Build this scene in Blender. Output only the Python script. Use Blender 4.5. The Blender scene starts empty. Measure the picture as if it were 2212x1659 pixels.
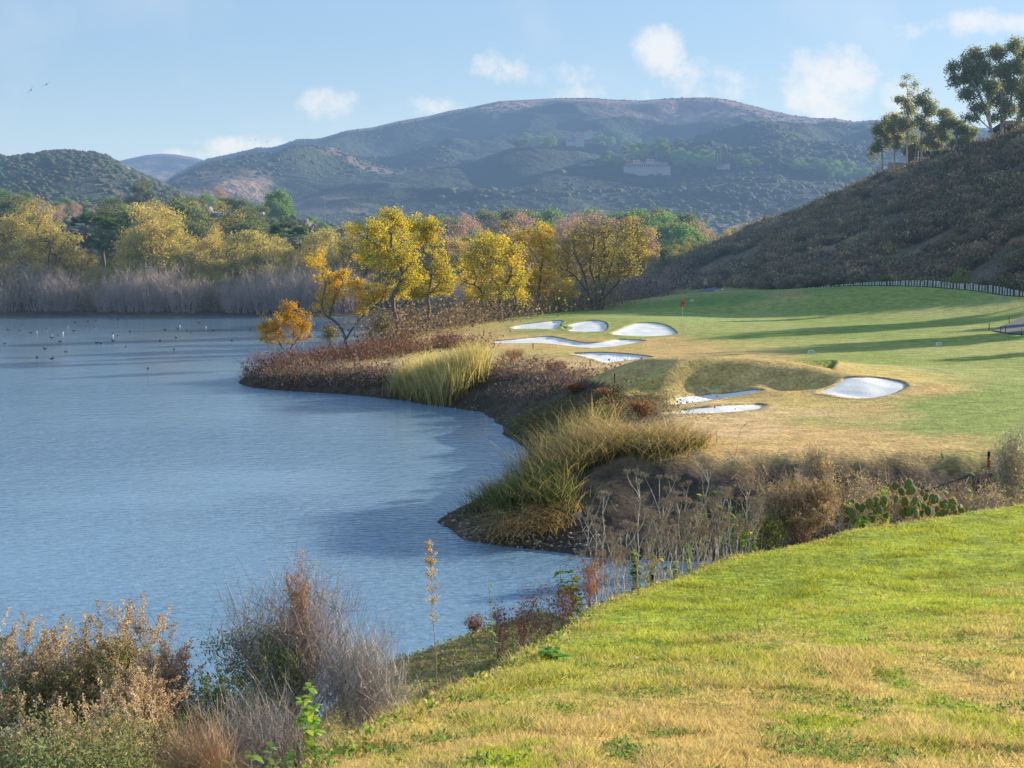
import bpy, math, random
import numpy as np
from mathutils import Vector, geometry

# ------------------------------------------------------------------ camera model
F = 1407.0; H = 12.0
PITCH = math.atan(128 / F)
CT, ST = math.cos(PITCH), math.sin(PITCH)
def ray(px, py):
    u = (px - 512) / F; v = (384 - py) / F
    y = CT + v * ST
    return u / y, (-ST + v * CT) / y          # dx/dy , dz/dy
def Pd(px, py, d):
    a, b = ray(px, py)
    return np.array([a * d, d, H + b * d])
def Pz(px, py, z):
    a, b = ray(px, py)
    d = (z - H) / b
    return np.array([a * d, d, z])
def proj(x, y, z):
    dz = z - H
    fy = y * CT - dz * ST
    up = y * ST + dz * CT
    return 512 + F * x / fy, 384 - F * up / fy

sc = bpy.context.scene
COL = sc.collection
cam = bpy.data.cameras.new("camera"); co = bpy.data.objects.new("camera", cam); COL.objects.link(co)
cam.sensor_width = 36; cam.lens = 36 * F / 1024; cam.clip_start = 0.1; cam.clip_end = 12000
co.location = (0, 0, H); co.rotation_euler = (math.pi / 2 - PITCH, 0, 0)
sc.camera = co
sc.view_settings.view_transform = 'Standard'; sc.view_settings.look = 'None'
sc.view_settings.exposure = 0; sc.view_settings.gamma = 1
sc.cycles.max_bounces = 6; sc.cycles.transparent_max_bounces = 8
sc.cycles.diffuse_bounces = 2; sc.cycles.glossy_bounces = 2; sc.cycles.transmission_bounces = 2; sc.cycles.volume_bounces = 0
sc.cycles.use_denoising = True
sc.cycles.sample_clamp_indirect = 4

SUN_AZ, SUN_EL = math.radians(60), math.radians(16)
SD = np.array([math.sin(SUN_AZ) * math.cos(SUN_EL), math.cos(SUN_AZ) * math.cos(SUN_EL), math.sin(SUN_EL)])
sl = bpy.data.lights.new("sun", 'SUN'); sl.energy = 9.5; sl.angle = math.radians(0.5); sl.color = (1.0, 0.88, 0.69)
so = bpy.data.objects.new("sun", sl); COL.objects.link(so)
so.rotation_euler = Vector((-SD[0], -SD[1], -SD[2])).to_track_quat('-Z', 'Y').to_euler()
so.location = (60, 20, 60)

# ------------------------------------------------------------------ numpy noise
def _hash(ix, iy, seed):
    n = (ix.astype(np.int64) * 374761393 + iy.astype(np.int64) * 668265263 + seed * 1442695041) & 0xffffffff
    n = ((n ^ (n >> 13)) * 1274126177) & 0xffffffff
    return ((n ^ (n >> 16)) & 0xffffff) / float(0xffffff)
def vnoise(x, y, seed=0):
    x = np.asarray(x, float); y = np.asarray(y, float)
    ix = np.floor(x); iy = np.floor(y); fx = x - ix; fy = y - iy
    fx = fx * fx * (3 - 2 * fx); fy = fy * fy * (3 - 2 * fy)
    a = _hash(ix, iy, seed); b = _hash(ix + 1, iy, seed); c = _hash(ix, iy + 1, seed); d = _hash(ix + 1, iy + 1, seed)
    return (a * (1 - fx) + b * fx) * (1 - fy) + (c * (1 - fx) + d * fx) * fy
def fbm(x, y, scale=1.0, octv=4, seed=0, gain=0.5):
    s = 0; a = 1; t = 0; f = 1.0 / scale
    for k in range(octv):
        s = s + a * vnoise(np.asarray(x) * f + 17.3 * k, np.asarray(y) * f - 9.1 * k, seed + k); t += a; a *= gain; f *= 2.03
    return s / t                               # 0..1
def ss(a, b, x):
    t = np.clip((np.asarray(x, float) - a) / (b - a), 0, 1); return t * t * (3 - 2 * t)
def smin(a, b, k):
    h = np.clip(0.5 + 0.5 * (b - a) / k, 0, 1)
    return b * (1 - h) + a * h - k * h * (1 - h)
def smax(a, b, k): return -smin(-a, -b, k)

def sdist(poly, x, y):
    """signed distance, + inside"""
    poly = np.asarray(poly, float); x = np.asarray(x, float); y = np.asarray(y, float)
    dm = np.full(x.shape, 1e18); inside = np.zeros(x.shape, bool)
    n = len(poly)
    for i in range(n):
        ax, ay = poly[i][:2]; bx, by = poly[(i + 1) % n][:2]
        ex, ey = bx - ax, by - ay; L = ex * ex + ey * ey + 1e-12
        t = np.clip(((x - ax) * ex + (y - ay) * ey) / L, 0, 1)
        dx = x - ax - t * ex; dy = y - ay - t * ey
        dm = np.minimum(dm, dx * dx + dy * dy)
        c = ((ay > y) != (by > y)) & (x < ex * (y - ay) / (ey if abs(ey) > 1e-12 else 1e-12) + ax)
        inside ^= c
    d = np.sqrt(dm)
    return np.where(inside, d, -d)

def smoothpoly(pts, n=8, closed=True):
    pts = [np.asarray(p, float) for p in pts]; m = len(pts); out = []
    for i in range(m if closed else m - 1):
        if closed: p0, p1, p2, p3 = pts[i - 1], pts[i], pts[(i + 1) % m], pts[(i + 2) % m]
        else: p0, p1, p2, p3 = pts[max(i - 1, 0)], pts[i], pts[i + 1], pts[min(i + 2, m - 1)]
        for k in range(n):
            t = k / n
            out.append(0.5 * ((2 * p1) + (-p0 + p2) * t + (2 * p0 - 5 * p1 + 4 * p2 - p3) * t * t + (-p0 + 3 * p1 - 3 * p2 + p3) * t ** 3))
    if not closed: out.append(pts[-1])
    return np.array(out)

class TPS:
    def __init__(s, pts, lam=0.02):
        p = np.asarray(pts, float); s.c = p[:, :2].copy(); z = p[:, 2]; n = len(p); s.sc = 50.0
        c = s.c / s.sc
        r2 = ((c[:, None] - c[None]) ** 2).sum(-1); K = 0.5 * r2 * np.log(r2 + 1e-12)
        A = np.zeros((n + 3, n + 3)); A[:n, :n] = K + lam * np.eye(n) * 0.02; A[:n, n] = 1; A[:n, n + 1:] = c; A[n, :n] = 1; A[n + 1:, :n] = c.T
        s.w = np.linalg.solve(A, np.concatenate([z, [0, 0, 0]])); s.n = n
    def __call__(s, x, y):
        x = np.asarray(x, float) / s.sc; y = np.asarray(y, float) / s.sc
        o = s.w[s.n] + s.w[s.n + 1] * x + s.w[s.n + 2] * y
        for i in range(s.n):
            r2 = (x - s.c[i, 0] / s.sc) ** 2 + (y - s.c[i, 1] / s.sc) ** 2
            o = o + s.w[i] * 0.5 * r2 * np.log(r2 + 1e-12)
        return o

# ------------------------------------------------------------------ terrain
def cp(px, py, z=None, d=None):
    return Pz(px, py, z) if d is None else Pd(px, py, d)
MID = [cp(*a) for a in [
    (625, 433, 3.0), (667, 442, 3.05), (730, 448, 3.1), (792, 454, 3.15), (840, 458, 3.2), (914, 463.6, 3.25), (1002, 467.5, 3.3), (1120, 472, 3.3),
    (760, 430, 3.1), (870, 430, 3.2), (980, 430, 3.4), (1020, 400, 3.6), (920, 410, 3.35), (800, 412, 3.1), (1150, 420, 3.6),
    (715, 413, 3.1), (715, 403.5, 3.35), (673, 404, 3.15), (640, 410, 3.0), (766, 397, 3.3),
    (600, 375, 3.1), (575, 368, 2.9), (565, 362, 2.9), (585, 381, 2.85), (612, 401, 2.9), (540, 362, 2.6),
    (860, 399, 3.4), (800, 396, 3.35), (920, 396, 3.5),
    (811, 350, 3.5), (720, 349, 3.3), (907, 365, 3.7), (1000, 365, 3.8), (1000, 345, 3.8), (900, 345, 3.6), (1020, 355, 3.9), (1150, 360, 4.0),
    (560, 333, 3.0), (640, 337, 3.0), (510, 332, 2.7), (560, 319, 3.7), (530, 320, 3.3), (590, 318.5, 3.9), (645, 321, 3.9),
    (530, 349, 2.5), (600, 348.5, 2.7), (530, 337.5, 2.8), (600, 337.5, 3.0), (650, 340, 3.1), (605, 365, 2.9), (605, 352.5, 3.1), (660, 350, 3.1), (490, 345, 2.4),
    (600, 314, 3.8), (683, 316, 3.75), (760, 319, 3.7), (760, 326, 3.6), (690, 335, 3.3), (820, 332, 3.6), (900, 328, 3.9), (700, 326, 3.6), (640, 316, 3.8),
    (980, 327, 4.1), (1024, 322, 4.5), (1100, 330, 4.5), (470, 335, 2.5), (450, 325, 2.3), (430, 345, 2.3), (400, 352, 2.2), (380, 350, 2.0), (300, 365, 1.3), (340, 356, 1.5), (440, 370, 2.0), (500, 380, 2.2),
]] + [cp(*a[:2], None, a[2]) for a in [
    (650, 358.5, 92.5), (675, 357.3, 93), (700, 357, 93.2), (725, 357, 93.4), (750, 358, 93.4), (770, 359.5, 93.2), (790, 362, 93), (811, 366, 92.6), (850, 371.5, 93), (830, 374, 91), (907, 377, 93), (940, 382, 91),
    (850, 377, 89.6), (620, 362, 93), (640, 383, 89.5), (660, 390, 89.0), (680, 392.5, 88.8), (700, 392, 89), (720, 390.5, 89.2), (740, 388.5, 89.6), (760, 387, 89.6), (780, 384.5, 89.8), (800, 381, 90), (815, 377, 90.2), (790, 392, 87), (720, 355, 104), (660, 356, 103), (790, 358, 104),
    (503, 322, 188), (557, 313, 206), (612, 309.5, 214), (650, 301, 222), (663, 297, 225), (715, 292.5, 226), (792, 289, 220), (849, 286, 213), (926, 287, 205), (1024, 297, 190), (975, 291, 198),
    (650, 309, 207), (720, 306, 208), (800, 302, 203), (870, 302, 196), (940, 305, 188), (1000, 310, 178), (750, 313, 200),
    (700, 293, 245), (800, 290, 250), (926, 291, 215), (870, 290.5, 222), (1024, 302, 200), (975, 295.5, 208), (830, 291, 228), (640, 304, 250), (670, 284, 340), (640, 285, 345), (700, 283.5, 345), (690, 291, 290), (640, 296, 290), (600, 300, 290), (640, 290, 330),
    (560, 310, 240), (480, 314, 260), (1100, 290, 185), (1200, 300, 170), (1400, 330, 150),
]] + [np.array(a, float) for a in [
    (-20, 290, 1.0), (-60, 290, 1.0), (-100, 290, 1.0), (-160, 285, 1.0), (-20, 320, 1.6), (-60, 320, 1.6), (-100, 320, 2), (20, 320, 2.4),
    (-125, 360, 7), (-75, 365, 5.5), (-28, 370, 4.5), (20, 420, 5), (-130, 420, 20), (-100, 430, 19), (-60, 430, 12), (-15, 440, 7), (60, 480, 8),
    (-200, 500, 31), (-130, 500, 29), (-95, 500, 26.5), (-62, 500, 19), (-25, 500, 12), (30, 500, 9), (100, 500, 9),
    (-260, 640, 36), (-160, 620, 33), (-100, 620, 26), (-40, 620, 17), (40, 620, 12.5), (140, 620, 12), (-300, 820, 40), (-150, 820, 34), (0, 820, 20), (150, 820, 18), (300, 820, 20),
    (-300, 1000, 45), (0, 1000, 28), (300, 1000, 30), (-400, 400, 20), (400, 400, 20), (90, 40, 3.4), (45, 40, 3.3), (160, 110, 4.5), (120, 130, 4.5), (200, 200, 8), (95, 165, 5)]]
mid_f = TPS(MID)
LAND = [(-3.17, 62.8), (-1.8, 59.4), (-.5, 57.8), (1.1, 56.8), (3.1, 55.9), (5.6, 55.4), (15, 54), (25, 52), (45, 50), (80, 46), (160, 40), (400, 40), (600, 450), (600, 1200), (-700, 1200), (-700, 250), (-250, 252), (-140, 270), (-101, 276), (-85, 279), (-70, 277), (-55, 281), (-40, 278), (-25, 281),
        (-13.4, 279), (-13.5, 262), (-13.6, 234), (-14.9, 206), (-17.8, 190), (-20.6, 169), (-23.4, 155), (-25.8, 143), (-26.2, 136), (-25.5, 132), (-23.8, 128), (-20, 125), (-13.7, 120.6), (-8.8, 117),
        (-6.6, 113), (-4.2, 109.6), (-2.4, 108), (-1.4, 103.6), (-1.2, 100.5), (-.34, 95.4), (1.13, 88.4), (1.0, 80), (.1, 73), (-1.8, 67)]
TEE = TPS([cp(*a) for a in [
    (1024, 502, 6.9), (870, 527, 6.9), (748, 555, 7.0), (657, 584, 7.1), (604, 604, 7.3), (580, 619, 7.45), (530, 660, 7.95), (445, 701, 8.5), (375, 736, 8.85),
    (1024, 640, 8.3), (1024, 768, 9.2), (700, 768, 9.25), (330, 768, 9.15), (800, 640, 8.05), (1200, 600, 7.9), (900, 560, 7.3), (850, 700, 8.72), (1300, 505, 7.0), (650, 690, 8.55), (500, 768, 9.22), (700, 620, 7.6)]] + [np.array(a, float) for a in
    [(0, 0, 10.35), (-3, 0, 10.2), (8, 0, 10.4), (20, 5, 9.6), (-6, 5, 9.3), (40, 20, 8)]], 0.1)
TEEP = [Pz(*a)[:2] for a in [(1024, 502, 6.9), (960, 514, 6.9), (870, 527, 6.9), (800, 543, 6.95), (748, 555, 7.0), (700, 568, 7.05), (657, 584, 7.1), (604, 604, 7.3), (580, 619, 7.45), (530, 660, 7.95), (445, 701, 8.5), (375, 736, 8.85)]] + \
       [(-1.1, 7.6), (-2.2, 6), (-4, 3), (-6, -2), (-8, -15), (60, -15), (60, 24), (30, 31.5), (16, 31.2)]
# right hill: toe / crest per direction
HP = np.array([  # px, toe depth, crest depth, crest py
    (640, 335, 340, 284), (663, 322, 345, 275), (690, 312, 350, 260), (719, 300, 352, 246), (765, 268, 348, 226), (800, 245, 343, 216), (824, 238, 338, 203.5), (865, 229, 325, 187), (900, 222, 308, 174), (930, 218, 298, 163), (957, 214, 288, 154), (993, 206, 277, 146), (1024, 199, 270, 138),
    (1100, 188, 262, 130), (1250, 178, 262, 128), (1500, 172, 275, 130), (2200, 165, 290, 140)], float)
HU = (HP[:, 0] - 512) / F
HZ = np.array([Pd(p[0], p[3], p[2])[2] for p in HP])
def hill_z(x, y):
    u = x / np.maximum(y, 1)
    yt = np.interp(u, HU, HP[:, 1]); yc = np.interp(u, HU, HP[:, 2]); zc = np.interp(u, HU, HZ)
    zt = mid_f_cache if False else None
    t = (y - yt) / (yc - yt)
    return u, t, yt, yc, zc
def h0(x, y):
    x = np.asarray(x, float); y = np.asarray(y, float)
    sd = sdist(LAND, x, y)
    sd = sd + (fbm(x, y, 5, 3, 3) - 0.5) * 1.6 * ss(0, 1, (sd + 6) / 3) * (1 - ss(60, 61, 61 - np.minimum(sd, 1)) * 0)
    pl = mid_f(x, y)
    cy = np.interp(x, [6, 9, 12.5, 16, 19, 21.5], [91.6, 92.4, 93.1, 93.4, 93.0, 92.2]); sf = cy - y
    pl = pl - .85 * np.exp(-((sf - 2.5) / 1.6) ** 2) * ss(6.5, 9, x) * ss(23, 19, x) * (.75 + .25 * np.sin(x * 1.1))
    pxx = 512 + F * x / np.maximum(y, 1)
    bpy = np.interp(pxx, [560, 600, 650, 750, 790, 811, 840], [368, 362, 358, 358, 361.5, 365.5, 370])
    bnd = H - (bpy - 256) / F * y * 1.0 + .02 + 40 * ss(112, 118, y) + 40 * ss(88, 84, y) + 40 * ss(585, 560, pxx) + 40 * ss(835, 850, pxx)
    pl = smin(pl, bnd, .3)
    slope = 0.36 + 0.12 * ss(75, 110, y)
    slope = slope + .30 * ss(64, 70, y) * ss(96, 84, y)
    slope = np.where(y > 240, 0.10, slope)
    bank = np.where(sd > 0, sd * slope + 0.10 * ss(0, 0.5, sd), sd * 0.25) + np.where(sd > 0, 1, 0) * (fbm(x, y, 1.1, 3, 9) - 0.5) * 0.22 * ss(0, 0.8, sd)
    hm = smin(pl, bank, 0.35)
    # gully floor at right
    fl = -2 + 4.2 * ss(8, 34, x) - ss(60, 70, y) * 50
    hm = smax(hm, fl + 0 * x, 0.5)
    # tee
    zt = TEE(x, np.minimum(y, 60)); st = sdist(TEEP, x, y)
    o = np.maximum(-st, 0)
    w = 3.1 * np.clip((1.7 - x) / 1.2, 0, 1) * ss(4, 8, y) * (0.15 + 0.85 * ss(-3.6, -1.6, x))
    lip = 0.72 * ss(0, 0.85, o) * ss(0, 0.6, w)
    drop = lip + 0.04 * np.minimum(o, w) + np.maximum(o - w, 0) * 0.62 - 0.35 * 0
    ht = np.where(y < 62, zt - drop + (fbm(x, y, 2.2, 3, 5) - 0.5) * 0.10 * ss(0, 0.5, o) , -50)
    ht = ht + (fbm(x, y * .8, 1.5, 4, 21) - 0.5) * 0.16 * ss(3, 7, y)
    h = np.where(y < 62, smax(hm, ht, 0.25), hm)
    # hill
    u, t, yt, yc, zc = hill_z(x, y)
    tt = np.clip(t, 0, 1)
    nz = (fbm(x, y, 9, 4, 31) - 0.5) * 1.6
    base = h
    g = np.minimum(tt / .95, 1) ** 0.92
    hz = base * (1 - g) + zc * g + nz * ss(0, .2, tt)
    hz = np.where(t > 1, zc - (y - yc) * 0.06 + nz, hz)
    isn = (u > HU[0]) & (t > 0)
    w_ = ss(HU[0], HU[1], u)
    far = ss(60, 160, y - yc)                   # behind the crest the hill falls back to the valley
    hz = hz * (1 - far) + base * far
    hz = np.maximum(hz, base)
    return np.where(isn, base * (1 - w_) + hz * w_, h), t, isn

def hh(x, y): return h0(np.atleast_1d(x), np.atleast_1d(y))[0]
def hit(px, py, y0=3, y1=900, n=900):
    a, b = ray(px, py)
    ys = np.geomspace(y0, y1, n); z = H + b * ys
    g = np.maximum(hh(a * ys, ys), 0)
    k = np.argmax(z < g)
    if z[k] >= g[k]: k = n - 1
    k0 = max(k - 1, 0); d0 = z[k0] - g[k0]; d1 = g[k] - z[k]
    t = d0 / (d0 + d1 + 1e-9); yy = ys[k0] * (1 - t) + ys[k] * t
    return np.array([a * yy, yy, H + b * yy])
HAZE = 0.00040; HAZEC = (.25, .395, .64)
# ------------------------------------------------------------------ mesh + material helpers
def link(name, me, parent=None, loc=None):
    o = bpy.data.objects.new(name, me); COL.objects.link(o)
    if parent is not None: o.parent = parent
    if loc is not None: o.location = loc
    return o
def npmesh(name, V, Fq=None, Ft=None, C=None, mat=None, smooth=False):
    me = bpy.data.meshes.new(name)
    V = np.asarray(V, np.float32); me.vertices.add(len(V)); me.vertices.foreach_set('co', V.ravel())
    idx = []; tot = []
    if Fq is not None and len(Fq): Fq = np.asarray(Fq, np.int32); idx.append(Fq.ravel()); tot.append(np.full(len(Fq), 4, np.int32))
    if Ft is not None and len(Ft): Ft = np.asarray(Ft, np.int32); idx.append(Ft.ravel()); tot.append(np.full(len(Ft), 3, np.int32))
    idx = np.concatenate(idx); tot = np.concatenate(tot)
    me.loops.add(len(idx)); me.loops.foreach_set('vertex_index', idx)
    me.polygons.add(len(tot)); st = np.concatenate([[0], np.cumsum(tot)[:-1]]).astype(np.int32)
    me.polygons.foreach_set('loop_start', st); me.polygons.foreach_set('loop_total', tot)
    me.polygons.foreach_set('use_smooth', np.full(len(tot), smooth))
    if C is not None:
        C = np.asarray(C, np.float32)
        if C.shape[1] == 3: C = np.concatenate([C, np.ones((len(C), 1), np.float32)], 1)
        a = me.color_attributes.new('Col', 'FLOAT_COLOR', 'POINT'); a.data.foreach_set('color', C.ravel())
    me.update(calc_edges=True); me.validate()
    if mat is not None: me.materials.append(mat)
    return me

MATS = {}
def nodes(name):
    m = bpy.data.materials.new(name); m.use_nodes = True; nt = m.node_tree; nt.nodes.clear(); MATS[name] = m
    return m, nt, (lambda t, **k: _n(nt, t, **k))
def _n(nt, t, **k):
    n = nt.nodes.new(t)
    for a, b in k.items():
        if a.startswith('in_'): n.inputs[a[3:].replace('_', ' ')].default_value = b
        elif a.startswith('i') and a[1:].isdigit(): n.inputs[int(a[1:])].default_value = b
        else: setattr(n, a, b)
    return n
def painted_haze(nt, sock):
    '''painted haze: emission mixed into the material, growing with distance from the origin'''
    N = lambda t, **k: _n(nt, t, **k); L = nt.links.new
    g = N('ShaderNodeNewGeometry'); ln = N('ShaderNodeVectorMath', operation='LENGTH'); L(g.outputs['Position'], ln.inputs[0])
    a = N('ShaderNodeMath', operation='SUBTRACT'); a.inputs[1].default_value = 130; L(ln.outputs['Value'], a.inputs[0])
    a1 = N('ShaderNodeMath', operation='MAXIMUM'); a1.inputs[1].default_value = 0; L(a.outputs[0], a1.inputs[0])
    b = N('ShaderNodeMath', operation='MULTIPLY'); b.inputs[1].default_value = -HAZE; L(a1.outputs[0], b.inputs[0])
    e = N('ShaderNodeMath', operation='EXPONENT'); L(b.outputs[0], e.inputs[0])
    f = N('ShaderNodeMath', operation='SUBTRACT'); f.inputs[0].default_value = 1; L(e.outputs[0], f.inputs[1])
    em = N('ShaderNodeEmission'); em.inputs[0].default_value = (*HAZEC, 1)  # haze put into the material as a glow, no volume
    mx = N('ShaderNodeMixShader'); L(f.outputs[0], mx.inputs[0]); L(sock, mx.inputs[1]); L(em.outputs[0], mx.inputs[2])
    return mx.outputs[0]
def surf(name, color=None, attr=True, rough=0.9, nscale=3.0, namp=0.35, nscale2=None, namp2=0.2, bump=0.0, bscale=8.0, bdist=0.1, spec=0.2, metallic=0, tint=(1, 1, 1)):
    """diffuse surface: attribute or flat colour broken up by two noises, with bump"""
    m, nt, N = nodes(name); L = nt.links.new
    out = N('ShaderNodeOutputMaterial'); b = N('ShaderNodeBsdfPrincipled'); b.inputs['Roughness'].default_value = rough
    b.inputs['Specular IOR Level'].default_value = spec; b.inputs['Metallic'].default_value = metallic
    L(painted_haze(nt, b.outputs[0]), out.inputs[0])
    tc = N('ShaderNodeNewGeometry')
    if attr: c = N('ShaderNodeAttribute', attribute_name='Col').outputs['Color']
    else:
        r = N('ShaderNodeRGB'); r.outputs[0].default_value = (*color, 1); c = r.outputs[0]
    for s, a in ((nscale, namp), (nscale2, namp2)):
        if s is None or a == 0: continue
        nz = N('ShaderNodeTexNoise'); nz.inputs['Scale'].default_value = s; nz.inputs['Detail'].default_value = 4; L(tc.outputs['Position'], nz.inputs['Vector'])
        mr = N('ShaderNodeMapRange'); mr.inputs[1].default_value = .3; mr.inputs[2].default_value = .7; mr.inputs[3].default_value = 1 - a; mr.inputs[4].default_value = 1 + a; L(nz.outputs[0], mr.inputs[0])
        mx = N('ShaderNodeVectorMath', operation='SCALE'); L(c, mx.inputs[0]); L(mr.outputs[0], mx.inputs['Scale']); c = mx.outputs[0]
    L(c, b.inputs['Base Color'])
    if bump:
        nz = N('ShaderNodeTexNoise'); nz.inputs['Scale'].default_value = bscale; nz.inputs['Detail'].default_value = 5; nz.inputs['Roughness'].default_value = .65; L(tc.outputs['Position'], nz.inputs['Vector'])
        bp = N('ShaderNodeBump'); bp.inputs['Strength'].default_value = bump; bp.inputs['Distance'].default_value = bdist; L(nz.outputs[0], bp.inputs['Height']); L(bp.outputs[0], b.inputs['Normal'])
    return m
def leafmat(name, trans=0.45, rough=0.7, tcol=(1.0, 0.95, 0.55)):
    m, nt, N = nodes(name); L = nt.links.new
    out = N('ShaderNodeOutputMaterial'); d = N('ShaderNodeBsdfPrincipled'); d.inputs['Roughness'].default_value = rough; d.inputs['Specular IOR Level'].default_value = .25
    at = N('ShaderNodeAttribute', attribute_name='Col'); oi = N('ShaderNodeObjectInfo')
    mr = N('ShaderNodeMapRange'); mr.inputs[3].default_value = .82; mr.inputs[4].default_value = 1.18; L(oi.outputs['Random'], mr.inputs[0])
    sc_ = N('ShaderNodeVectorMath', operation='SCALE'); L(at.outputs['Color'], sc_.inputs[0]); L(mr.outputs[0], sc_.inputs['Scale'])
    t = N('ShaderNodeBsdfTranslucent'); tm = N('ShaderNodeVectorMath', operation='MULTIPLY'); tm.inputs[1].default_value = tuple(1.5 * q for q in tcol)
    L(sc_.outputs[0], tm.inputs[0]); L(tm.outputs[0], t.inputs[0]); L(sc_.outputs[0], d.inputs['Base Color'])
    mx = N('ShaderNodeMixShader'); mx.inputs[0].default_value = trans; L(d.outputs[0], mx.inputs[1]); L(t.outputs[0], mx.inputs[2]); L(painted_haze(nt, mx.outputs[0]), out.inputs[0])
    return m
M_turf = surf('turf', nscale=0.9, namp=.25, nscale2=5, namp2=.35, bump=.7, bscale=4, bdist=.16)
M_hill = surf('hill_soil', nscale=.35, namp=.3, nscale2=2.5, namp2=.4, bump=.8, bscale=1.6, bdist=.6)
M_valley = surf('valley_soil', nscale=.05, namp=.3, nscale2=.6, namp2=.4, bump=.8, bscale=.5, bdist=1.5)
M_mount = surf('mountain_scrub', nscale=.012, namp=.25, nscale2=.07, namp2=.45, bump=1.0, bscale=.035, bdist=14)
M_bark = surf('bark', nscale=6, namp=.35, bump=.5, bscale=20, bdist=.03)
M_twig = surf('twig', nscale=9, namp=.25)
M_leaf = leafmat('leaf', .42)
M_dry = leafmat('dry_leaf', .28, tcol=(1, .9, .7))
M_scrub = leafmat('scrub', .15, .9, tcol=(1, 1, .8))
M_sand = surf('bunker_sand', (.80, .78, .75), False, nscale=1.2, namp=.03, nscale2=30, namp2=.03, bump=.45, bscale=7, bdist=.07)
M_asph = surf('asphalt', (.13, .13, .14), False, nscale=2, namp=.12, nscale2=40, namp2=.15)
M_conc = surf('concrete', (.42, .40, .37), False, nscale=2, namp=.12)
M_wood = surf('weathered_wood', (.62, .58, .54), False, nscale=3, namp=.35, nscale2=20, namp2=.25)
def flat(name, c, rough=.6, **k): return surf(name, c, False, rough=rough, nscale=5, namp=.08, **k)
M_white = flat('white_paint', (.78, .78, .76)); M_red = flat('red_cloth', (.62, .02, .03)); M_redp = flat('red_paint', (.35, .03, .02)); M_black = flat('black_paint', (.02, .02, .022))
M_cream = flat('cream_board', (.50, .40, .24)); M_stucco = flat('stucco', (.46, .40, .34), .9); M_tile = flat('roof_tile', (.30, .12, .08), .9); M_glass = flat('window_glass', (.03, .04, .05), .15)
M_grey = flat('grey_paint', (.22, .22, .23)); M_brownw = flat('brown_siding', (.12, .07, .05), .85); M_rock = surf('boulder', (.34, .28, .23), False, nscale=.6, namp=.3, nscale2=4, namp2=.3, bump=.8, bscale=2, bdist=.3); M_droof = flat('dark_roof', (.07, .055, .05), .9)
M_steel = flat('pylon_steel', (.45, .46, .47), .5)

def top(o, label, cat=None, group=None, kind=None):
    if label: o['label'] = label
    if cat: o['category'] = cat
    if group: o['group'] = group
    if kind: o['kind'] = kind
    return o
def thing(name, label, cat, loc=(0, 0, 0), group=None):
    o = bpy.data.objects.new(name, None); COL.objects.link(o); o.location = tuple(float(q) for q in loc); o.empty_display_size = .2
    return top(o, label, cat, group)
def copytree(o, parent=None):
    c = o.copy(); COL.objects.link(c); c.parent = parent
    for ch in o.children: copytree(ch, c)
    return c
def struct(name, me): return top(link(name, me), None, kind='structure')

# ------------------------------------------------------------------ world
w = bpy.data.worlds.new("World"); sc.world = w; w.use_nodes = True; nt = w.node_tree; nt.nodes.clear(); L = nt.links.new
N = lambda t, **k: _n(nt, t, **k)
out = N('ShaderNodeOutputWorld'); bg = N('ShaderNodeBackground'); bg.inputs[1].default_value = 1.0; L(bg.outputs[0], out.inputs[0])
sky = N('ShaderNodeTexSky'); sky.sky_type = 'NISHITA'; sky.sun_disc = False; sky.sun_elevation = SUN_EL; sky.sun_rotation = SUN_AZ; sky.air_density = 1.0; sky.dust_density = .6; sky.ozone_density = 1.6; sky.altitude = 100
tc = N('ShaderNodeTexCoord'); sep = N('ShaderNodeSeparateXYZ'); L(tc.outputs['Generated'], sep.inputs[0])
def mth(op, a, b=None, c=None):
    n = N('ShaderNodeMath', operation=op)
    for i, q in enumerate((a, b, c)):
        if q is None: continue
        if isinstance(q, (int, float)): n.inputs[i].default_value = q
        else: L(q, n.inputs[i])
    return n.outputs[0]
yy = mth('MAXIMUM', sep.outputs[1], .02)
uu = mth('DIVIDE', sep.outputs[0], yy); vv = mth('DIVIDE', sep.outputs[2], yy)
nz = N('ShaderNodeTexNoise'); nz.inputs['Scale'].default_value = 30; nz.inputs['Detail'].default_value = 8; nz.inputs['Roughness'].default_value = .66
cb = N('ShaderNodeCombineXYZ'); L(uu, cb.inputs[0]); L(vv, cb.inputs[1]); L(cb.outputs[0], nz.inputs['Vector'])
nz2 = N('ShaderNodeTexNoise'); nz2.inputs['Scale'].default_value = 9; nz2.inputs['Detail'].default_value = 6; L(cb.outputs[0], nz2.inputs['Vector'])
mask = None
CL = [(655, 58, 27, 26, 1.1), (690, 80, 45, 16, .55), (500, 68, 30, 16, .6), (545, 78, 45, 12, .55), (825, 88, 56, 38, 1.25), (870, 100, 42, 24, .55), (985, 28, 55, 13, .95), (930, 35, 60, 10, .5), (337, 108, 30, 17, .65), (250, 148, 60, 12, 1.0), (190, 156, 40, 7, .8),
      (435, 112, 32, 12, .45), (600, 100, 60, 14, .4), (812, 122, 14, 8, .8), (760, 90, 60, 18, .35), (720, 96, 30, 14, .45), (1100, 70, 60, 20, .9), (-80, 120, 60, 20, .8)]
for cx, cy, rx, ry, amp in CL:
    du = mth('DIVIDE', mth('SUBTRACT', uu, (cx - 512) / F), rx / F)
    dv = mth('DIVIDE', mth('SUBTRACT', vv, (256 - cy) / F), ry / F)
    r2 = mth('ADD', mth('MULTIPLY', du, du), mth('MULTIPLY', dv, dv))
    bl = mth('MULTIPLY', mth('SUBTRACT', 1.25, r2), amp)
    mask = bl if mask is None else mth('MAXIMUM', mask, bl)
mask = mth('ADD', mask, mth('MULTIPLY', mth('SUBTRACT', nz.outputs[0], .5), 4.6))
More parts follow.
